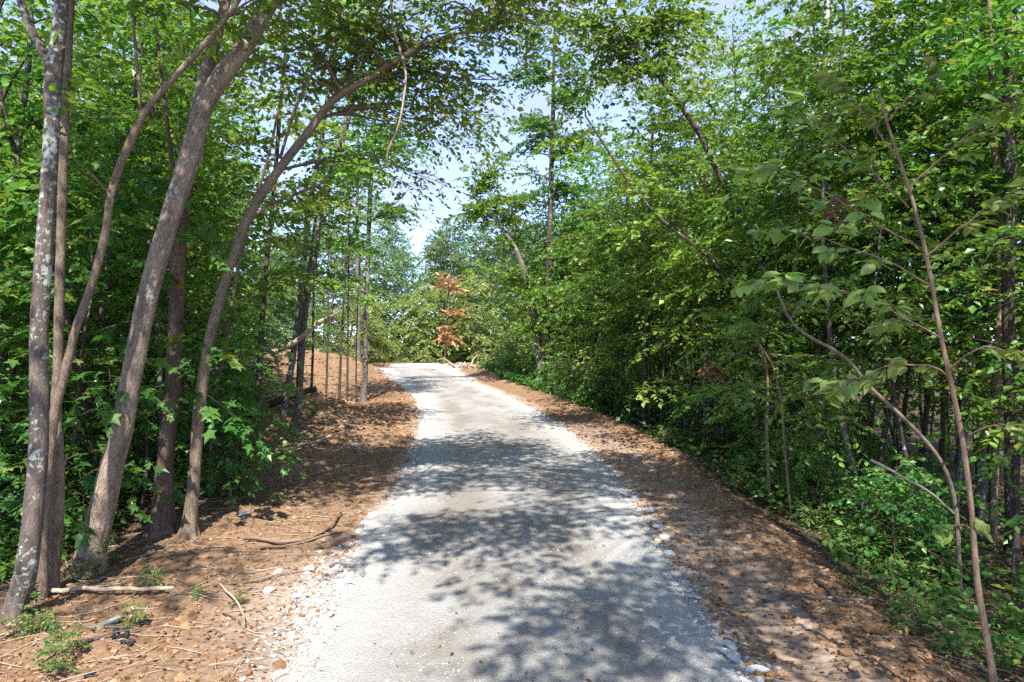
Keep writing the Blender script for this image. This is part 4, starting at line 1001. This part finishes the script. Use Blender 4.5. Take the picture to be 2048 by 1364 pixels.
# fallen leaves
n_ = 34000
zone = r.random(n_)
y = 4.4 + 20 * r.random(n_) ** 1.6
x = np.where(zone < .45, eL(y) - .15 - 6.0 * r.random(n_) ** .8, np.where(zone < .55, eR(y) + .1 + 1.7 * r.random(n_), eR(y) + 1.6 + 7 * r.random(n_)))
P = on_ground(x, y); P[:, 2] += r.uniform(.004, .02, n_)
a = r.uniform(0, 6.28, n_); D = np.stack([np.cos(a), np.sin(a), r.normal(0, .25, n_)], -1)
B = MB(); leaves(B, P, D, UP + r.normal(0, .3, (n_, 3)), r.uniform(.025, .085, n_) * np.where(zone < .45, .8, 1), r.uniform(.3, .8, n_), 'simple', 0, r.random(n_) ** 1.7)
tag(link('leaf_litter', B.mesh('leaf_litter', [G['litter']])), 'dry brown leaves littering the shoulders and the forest floor', None, None, 'stuff')
# debris on the road
n_ = 420
y = 5 + 24 * r.random(n_) ** 1.8; f = r.random(n_); x = eL(y) + .1 + (eR(y) - eL(y) - .2) * f
P = np.stack([x, y, zroad(y) + .015 + .05 * (1 - (2 * f - 1) ** 2) + .004], -1)
a = r.uniform(0, 6.28, n_); D = np.stack([np.cos(a), np.sin(a), r.normal(0, .2, n_)], -1)
B = MB(); leaves(B, P, D, UP + r.normal(0, .35, (n_, 3)), r.uniform(.02, .07, n_), r.uniform(.25, .8, n_), 'simple', 0, r.random(n_) ** 2.2 * .8)
tag(link('road_litter', B.mesh('road_litter', [G['litter']])), 'small dead leaves and bark crumbs lying on the gravel road', None, None, 'stuff')
# twig debris
def twig_stuff(name, x, y, L, rad, mat, label, seed, zlift=.012):
    r = np.random.default_rng(seed); B = MB(); P = on_ground(x, y)
    for q in range(len(x)):
        a = r.normal(0, .7) + (pi if r.random() < .5 else 0); d = np.array([math.cos(a), math.sin(a), r.normal(0, .08)])
        u = np.linspace(-.5, .5, 4)[:, None]
        pth = P[q] + d * L[q] * u + np.cumsum(r.normal(0, .03 * L[q], (4, 3)), 0)
        pth[:, 2] = np.maximum(pth[:, 2], ground(pth[:, 0], pth[:, 1], False) + zlift)
        tube(B, pth, [rad[q], rad[q] * .9, rad[q] * .7, rad[q] * .4], 4, 0, cap=False)
    tag(link(name, B.mesh(name, [mat])), label, None, None, 'stuff')
n_ = 950
y = 5 + 15 * r.random(n_) ** 1.5; x = eL(y) - .1 - 4.5 * r.random(n_)
twig_stuff('twig_debris', x, y, r.uniform(.10, .6, n_), r.uniform(.002, .008, n_), BK['wood'], 'dead twigs and roots strewn over the left shoulder', 5)
n_ = 260
y = 5 + 14 * r.random(n_) ** 1.5; x = eR(y) + 1.4 + 5 * r.random(n_)
twig_stuff('twig_debris', x, y, r.uniform(.15, .9, n_), r.uniform(.003, .010, n_), BK['grey'], 'dead twigs lying among the plants on the right forest floor', 6, .03)
# low green plants
def cover(name, label, n_, xf, yr, seed, mat, size, hgt, thr=-.1, pw=1.5):
    r = np.random.default_rng(seed)
    y = yr[0] + (yr[1] - yr[0]) * r.random(n_) ** pw; x = xf(y, r)
    keep = fbm(x * .55, y * .55, seed, 3) > thr + r.normal(0, .15, n_)
    x, y = x[keep], y[keep]; P = on_ground(x, y); P[:, 2] -= .01
    Sp = Sprig(); m_ = len(x)
    stem = np.stack([r.normal(0, .35, m_), r.normal(0, .35, m_), np.ones(m_)], -1)
    h = hgt * r.uniform(.3, 1.2, m_)
    for lv in (.35, .7, 1.0):
        a = r.uniform(0, 6.28, m_); D = np.stack([np.cos(a), np.sin(a), r.uniform(.0, .6, m_)], -1)
        Sp.put(P + unit(stem) * (h * lv)[:, None], D, r.uniform(.10, .22, m_) * (1.25 - .4 * lv))
    B = MB(); Sp.emit(B, r, 5, size, .62, 'simple', 0, .3, .4)
    tag(link(name, B.mesh(name, [G[mat]])), label, None, None, 'stuff')
cover('ground_cover', 'low green seedlings and vines carpeting the right forest floor', 7000, lambda y, r: eR(y) + 1.75 + .25 * r.normal(0, 1, len(y)) ** 2 * .3 + 6.5 * r.random(len(y)) ** 1.3, (5.2, 26), 31, 'low', .07, .30, -.02)
cover('ground_cover', 'taller broad leaved plants standing in the right ground cover', 520, lambda y, r: eR(y) + 2.0 + 6.5 * r.random(len(y)) ** 1.2, (5.2, 24), 34, 'low', .12, .55, -.1)
cover('ground_cover', 'low green plants on the far right shoulder under the trees', 2600, lambda y, r: eR(y) + 1.5 + 3.5 * r.random(len(y)), (24, 46), 32, 'low', .13, .45, -.4, 1.0)
cover('ground_cover', 'patchy green plants on the dim floor of the left woods', 3600, lambda y, r: np.interp(y, [4, 8, 10, 14, 18, 25], [-5.0, -5.2, -5.2, -5.3, -6.8, -8.6]) - .7 - 6 * r.random(len(y)) ** 1.2, (8, 20), 33, 'low', .085, .32, -.1)

# fallen branches and sticks
def stick(name, label, pts, w, bark, lift=0.0, cat='stick', sides=8, ends=.5, Y=None):
    P = [gp(a, b) if Y is None else P3(a, b, Y) for a, b in pts]; P = np.array(P)
    rad = w * .5 / F * P[:, 1].mean()
    PR = spline(P, max(10, len(P) * 5))
    if Y is None: PR[:, 2] = np.maximum(ground(PR[:, 0], PR[:, 1], False), PR[:, 2] - .02) + rad * .7 + lift
    r = np.random.default_rng(int(pts[0][0])); PR = PR + np.cumsum(r.normal(0, rad * .12, PR.shape), 0)
    org = PR[0].copy(); B = MB(); tube(B, PR - org, np.linspace(rad, rad * ends, len(PR)), sides, 0, bark=.12, seed=int(pts[0][0]))
    return tag(link(name, B.mesh(name, [BK[bark]]), None, org), label, cat)
for a in [
    ('log', 'peeled pale log lying flat beside the foot of the lichen tree', [(55, 1192), (130, 1191), (230, 1192), (345, 1190)], 10, 'wood', .03, 'log', 10, .8),
    ('stick', 'thin brown stick continuing from the end of the pale log', [(340, 1190), (420, 1188), (492, 1182)], 5, 'stem'),
    ('branch', 'long curved brown branch fallen on the left shoulder', [(488, 1083), (545, 1090), (600, 1088), (645, 1068), (682, 1032)], 9, 'stem', .03, 'branch', 8, .5),
    ('branch', 'straight thin branch lying above the curved fallen branch', [(520, 1100), (600, 1090), (710, 1064)], 6, 'stem', .01, 'branch'),
    ('stick', 'brown stick ending against the largest white rock on the left shoulder', [(450, 1172), (520, 1164), (575, 1150), (632, 1146)], 6, 'stem'),
    ('stick', 'crooked pale stick standing out on the left slope', [(440, 1178), (466, 1205), (482, 1235), (487, 1262)], 5, 'wood', .05),
    ('stick', 'dark stick pointing to the foot of the crooked pale stick', [(446, 1230), (472, 1240), (486, 1256)], 5, 'dark'),
    ('stick', 'thin grey stick beside the black scraps at the lower left', [(142, 1302), (215, 1278), (298, 1260)], 5, 'grey', .03),
    ('stick', 'thin brown stick below the grey stick at the lower left', [(178, 1302), (212, 1288), (248, 1280)], 5, 'stem'),
    ('stick', 'short dark stick in front of the leaning tree', [(245, 1110), (268, 1098), (284, 1086)], 6, 'grey'),
    ('branch', 'pale fallen pole reaching from the maple sapling toward the road', [(540, 920), (590, 905), (640, 890), (684, 872)], 8, 'wood', .04, 'branch'),
    ('branch', 'brown fallen pole behind the pale one near the soil mound', [(600, 892), (630, 885), (662, 876)], 9, 'stem', .03, 'branch'),
    ('stick', 'grey stick lying across the right soil strip into the plants', [(1565, 1197), (1625, 1201), (1690, 1206), (1752, 1214)], 8, 'grey', .03),
    ('branch', 'long dark branch on the right forest floor', [(1738, 1180), (1800, 1166), (1860, 1152), (1940, 1156), (2040, 1158)], 9, 'dark', .08, 'branch'),
    ('branch', 'weathered branch lying behind the dark one on the right forest floor', [(1800, 1093), (1860, 1084), (1915, 1082)], 9, 'grey', .10, 'branch'),
    ('branch', 'brown branch passing behind the near sapling on the right', [(1955, 1078), (2000, 1074), (2060, 1072)], 9, 'stem', .12, 'branch'),
    ('stick', 'dark root like stick at the lip of the right soil strip', [(1630, 1168), (1650, 1180), (1672, 1205)], 9, 'dark', .02),
    ('stick', 'thin stick at the corner of the right soil strip', [(1740, 1268), (1765, 1276), (1785, 1286)], 5, 'grey', .02)]:
    stick(*a)
stick('log', 'dark log jutting from the soil mound between the trunks', [(540, 808), (580, 797), (628, 784)], 15, 'dark', 0, 'log', 10, .8, 17.6)
stick('branch', 'pale slanting dead branch in the right undergrowth', [(1742, 920), (1800, 952), (1850, 980), (1908, 1030)], 6, 'wood', 0, 'branch', 6, .6, 7.6)
stick('dead_branch', 'broken grey branch forking out in front of the close pair of trunks', [(545, 705), (585, 688), (620, 665), (642, 645), (676, 633)], 13, 'wood', 0, 'branch', 8, .5, 15.6)
stick('dead_branch', 'bent grey twig curling left of the broken grey branch', [(560, 650), (540, 660), (548, 690), (520, 706), (500, 740)], 5, 'wood', 0, 'branch', 6, .5, 14.5)
stick('vine', 'long brown vine hanging from the canopy over the road', [(781, -30), (786, 60), (800, 110), (808, 150), (803, 210), (790, 265), (775, 300), (770, 335)], 6, 'wood', 0, 'vine', 7, .6, 9.4)

# scraps
m, n, l = nodes('black_plastic'); q1 = noise(n, l, 30, 3); finish(n, l, (.018, .019, .024), .45, q1.outputs['Fac'], .01, .6, .4); M_BLACK = m
m, n, l = nodes('white_paper'); q1 = noise(n, l, 30, 3); finish(n, l, (.72, .74, .80), .6, q1.outputs['Fac'], .01, .5, .3); M_PAPER = m
m, n, l = nodes('painted_board'); q1 = noise(n, l, 20, 4); rp = ramp(n, [(.4, (.16, .19, .17)), (.7, (.27, .30, .27))]); l.new(q1.outputs['Fac'], rp.inputs['Fac']); finish(n, l, rp.outputs['Color'], .8, q1.outputs['Fac'], .005); M_BOARD = m
m, n, l = nodes('red_tape'); finish(n, l, (.55, .06, .06), .5); M_TAPE = m
def scrap(name, label, px, py, w, h, mat, seed, crumple=.12, cat='scrap', rz=0):
    r = np.random.default_rng(seed); nn = 7
    gx, gy = np.meshgrid(np.linspace(-.5, .5, nn), np.linspace(-.5, .5, nn))
    k = 1 + .18 * fbm(gx * 3 + seed, gy * 3, seed, 2)
    top = np.stack([gx * w * k, gy * h * k, .03 * w + crumple * w * (.6 + fbm(gx * 4 + seed, gy * 4, seed + 3, 2))], -1)
    bot = top - np.array([0, 0, .012])
    V = np.concatenate([top.reshape(-1, 3), bot.reshape(-1, 3)]); i, j = np.meshgrid(np.arange(nn - 1), np.arange(nn - 1)); q = (j * nn + i).ravel()
    Fc = np.concatenate([np.stack([q, q + 1, q + nn + 1, q + nn], -1), np.stack([q, q + nn, q + nn + 1, q + 1], -1) + nn * nn])
    ring = np.r_[np.arange(nn), np.arange(1, nn) * nn + nn - 1, (nn - 1) * nn + np.arange(nn - 2, -1, -1), np.arange(nn - 2, 0, -1) * nn]
    r2 = np.roll(ring, -1); Fc = np.concatenate([Fc, np.stack([ring, ring + nn * nn, r2 + nn * nn, r2], -1)])
    B = MB(); B.add(V, Fc, 0, None, None, crumple < .2)
    p = gp(px, py)
    return tag(link(name, B.mesh(name, [mat]), None, (p[0], p[1], gz(p[0], p[1])), rz), label, cat)
scrap('plastic_sheet', 'flat scrap of black plastic sheet on the left slope', 287, 1242, .16, .14, M_BLACK, 1, .05, rz=.2)
scrap('plastic_scrap', 'crumpled black plastic lump beside the thin grey stick', 240, 1272, .13, .20, M_BLACK, 2, .28, rz=.4)
scrap('plastic_scrap', 'small folded piece of black plastic below the crumpled lump', 256, 1287, .10, .09, M_BLACK, 3, .25)
scrap('plastic_scrap', 'black plastic scrap at the bottom left corner of the slope', 72, 1335, .11, .07, M_BLACK, 4, .12, rz=.5)
scrap('plastic_scrap', 'black plastic scrap half hidden by leaves at the bottom edge', 180, 1352, .09, .07, M_BLACK, 5, .12, rz=.6)
scrap('paper_scrap', 'crumpled white paper beside the shady edge of the left woods', 486, 1030, .10, .10, M_PAPER, 6, .45)
pB = gp(204, 1255)
B = MB(); vb = np.array([(x, y, z) for z in (0, .03) for x, y in ((-.17, -.025), (.17, -.028), (.18, .02), (-.165, .03))]); B.add(vb, [(0, 3, 2, 1), (4, 5, 6, 7), (0, 1, 5, 4), (1, 2, 6, 5), (2, 3, 7, 6), (3, 0, 4, 7)], 0, None, None, False)
bo = link('board', B.mesh('board', [M_BOARD]), None, (pB[0], pB[1], pB[2] + .01), 1.1); bo.rotation_euler = (.25, -.1, 1.0); tag(bo, 'short grey green board lying on the leaves at the lower left', 'board')
tp = P3(556, 712, 15.2); B = MB()
tz = np.linspace(0, -.36, 10); V = np.concatenate([np.stack([.012 * np.sin(tz * 20) - .016, .02 * np.cos(tz * 17), tz], -1), np.stack([.012 * np.sin(tz * 20) + .016, .02 * np.cos(tz * 17) + .01, tz], -1)])
q = np.arange(9); B.add(V, np.stack([q, q + 10, q + 11, q + 1], -1), 0)
tag(link('flagging_tape', B.mesh('flagging_tape', [M_TAPE]), None, tp), 'strip of red flagging tape hanging from a twig in the left woods', 'tape')

# withered sprays caught in the right thicket
def wither(label, px, py, Y, size, seed):
    r = np.random.default_rng(seed); p = P3(px, py, Y); Lf, Sp = MB(), Sprig()
    for q in range(4):
        a = r.uniform(0, 6.28); d = np.array([math.cos(a) * .5, math.sin(a) * .5, -.6]); u = np.linspace(0, 1, 5)[:, None]
        leafy(Lf, Sp, d * size * u + r.normal(0, .01, (5, 3)) * u, .004, r, .16, .09, .06, .1, .1, .5, 1, 4)
    Sp.emit(Lf, r, 4, .09, .45, 'oval', 0, .6, .9)
    tag(link('withered_spray', Lf.mesh('withered_spray', [G['withered'], BK['stem']]), None, p), label, 'dead leaves')
wither('brown withered leaves hanging in front of the pale trunk', 1682, 385, 8.6, .28, 1)
wither('small brown withered spray above the bent sapling', 1420, 720, 13.0, .25, 3)

# plants one can point at
for (px, py, k_, s_, lab) in [
    (478, 985, 1, .62, 'bushy maple sapling with pale lobed leaves beside the arching tree'), (445, 1000, 0, .45, 'short maple sapling at the foot of the arching tree'), (34, 1010, 2, .42, 'maple sapling with bright leaves left of the lichen tree'), (12, 1120, 0, .30, 'low maple sapling at the left edge below the lichen tree')]:
    p = gp(px, py); place(('maple', k_), p[0], p[1], lab, None, sc=s_)
for (px, py, k_, s_, lab) in [
    (160, 1160, 0, 1.0, 'yellow green seedling at the foot of the leaning tree'), (268, 1255, 1, .8, 'green seedling growing over the black plastic'), (103, 1355, 2, .9, 'broad leaved seedling at the bottom left'), (150, 1315, 3, .7, 'feathery seedling left of the black scrap'), (88, 1265, 0, .8, 'seedling under the end of the pale log'),
    (300, 1185, 1, .9, 'tall seedling at the thin end of the pale log'), (55, 1235, 2, .9, 'leafy seedling at the foot of the lichen tree'), (430, 965, 3, 1.0, 'weed at the shady edge below the arching tree'), (560, 1010, 1, .7, 'small weed out on the left shoulder'), (215, 1140, 3, 1.0, 'weed beside the root of the leaning tree'), (30, 1275, 0, .9, 'weed at the left edge of the slope'),
    (110, 1285, 1, .6, 'tiny seedling between the board and the left edge'), (480, 1210, 2, .5, 'tiny seedling beside the crooked pale stick'), (395, 1195, 0, .5, 'tiny seedling above the crooked pale stick'), (1915, 1330, 2, 1.1, 'pale leaved plant at the foot of the near sapling'), (1700, 1130, 1, 1.3, 'bright plant at the lip of the right soil strip'), (1830, 1270, 3, 1.2, 'bright seedling in the right undergrowth'), (1610, 1055, 0, 1.4, 'leafy plant spilling over the right soil strip'), (1480, 985, 2, 1.3, 'leafy plant under the thin twin saplings'), (1330, 890, 1, 1.5, 'bright weed where the right shoulder widens')]:
    p = gp(px, py); place(('seedling', k_), p[0], p[1], lab, None, sc=s_ * .62, sink=.01)

hero('tall_tree', 'unseen tall tree right of the viewpoint, boughs added to dapple the road', [(2350, 1500, 120), (2330, 1000, 105), (2300, 500, 95), (2260, 0, 85), (2200, -500, 75), (2100, -1000, 65), (2000, -1500, 50)], 'grey', Y=4.9, sides=12, seed=333, leaf=.14, k=6, kind='simple',  # added out of frame; boughs spread overhead to shape the road's dapple
     clouds=[((x_ + random.uniform(-.35, .35), y_ + random.uniform(-.4, .4), random.uniform(8.6, 11.4)), (.6, .6, .4), 2) for x_ in np.arange(-5.6, 5.6, .85) for y_ in np.arange(-2.6, 9.4, .9)
             if random.random() < (.07 if x_ < .4 and y_ < 1.6 else .35 if x_ < -2.6 else .55 if y_ > 1.2 else .62 if x_ < 3 else .5)])
# beyond the bend
hero('dead_tree', 'dead tree with rust brown withered leaves beyond the bend', [(888, 742, 7), (893, 680, 6), (896, 620, 6), (899, 560, 4), (901, 540, 2)], 'tan', Y=53.8, sides=7, seed=301, mat='dead', leaf=.26, k=8, kind='simple', clouds=[(P3(903, 570, 53.8), (1.2, 1.0, .9), 6), (P3(905, 672, 53.4), (.7, .6, .8), 5), (P3(908, 620, 53.6), (.4, .4, .7), 2)], sec=(1.0, .25, .18, .4), flare=False)
bp_ = gp(925, 736)
e = empty('brush_pile', (bp_[0], bp_[1], gz(bp_[0], bp_[1])), 'tangle of pale uprooted branches at the right end of the bend', 'brush pile')
r = np.random.default_rng(9)
for q in range(16):
    a = r.uniform(0, 6.28); b_ = r.uniform(.05, 1.1); L = r.uniform(.9, 2.4); d = np.array([math.cos(a) * math.cos(b_), math.sin(a) * math.cos(b_), math.sin(b_)])
    st = np.array([r.normal(0, .5), r.normal(0, .4), .05]); u = np.linspace(0, 1, 7)[:, None]
    B = MB(); tube(B, st + d * L * u - UP * u ** 2 * L * .5 + np.cumsum(r.normal(0, .05, (7, 3)), 0), np.linspace(.06, .015, 7), 6, 0)
    link('branch', B.mesh('branch', [BK['wood']]), e)
for (px, py, sz, lab) in [(868, 742, .5, 'pale rock at the far end of the road, left of the brush pile'), (885, 744, .6, 'largest pale rock below the brush pile at the far bend'), (902, 741, .4, 'pale rock touching the brush pile at the far bend')]:
    p = gp(px, py); rock(p[0], p[1], sz, lab, None)

for g_, p_ in (('yellow maples beyond the bend', 'sunlit yellow green maple beyond the bend'), ('maple saplings behind the left trunks', 'maple sapling with lobed leaves behind the left trunks'), ('tall trees of the near right thicket', 'tall tree rising out of the near right thicket'),
               ('tall trees behind the right thicket', 'tall forest tree behind the right thicket'), ('tall trees of the left woods', 'tall tree behind the leaning left trunks'), ('shrubs by the soil mound', 'small shrub beside the left soil mound'),
               ('pole trees of the left woods', 'pole sized tree in the left woods'), ('pole trees of the right thicket', 'pole sized tree among the right thicket'), ('understory trees of the near right thicket', 'understory tree just beyond the right soil strip'), ('tall trees far back in the left woods', 'tall tree far back in the left woods')):
    if sum(1 for o in COL.objects if o.parent is None and o.get('group') == g_) <= len(ORD): rank(g_, p_)
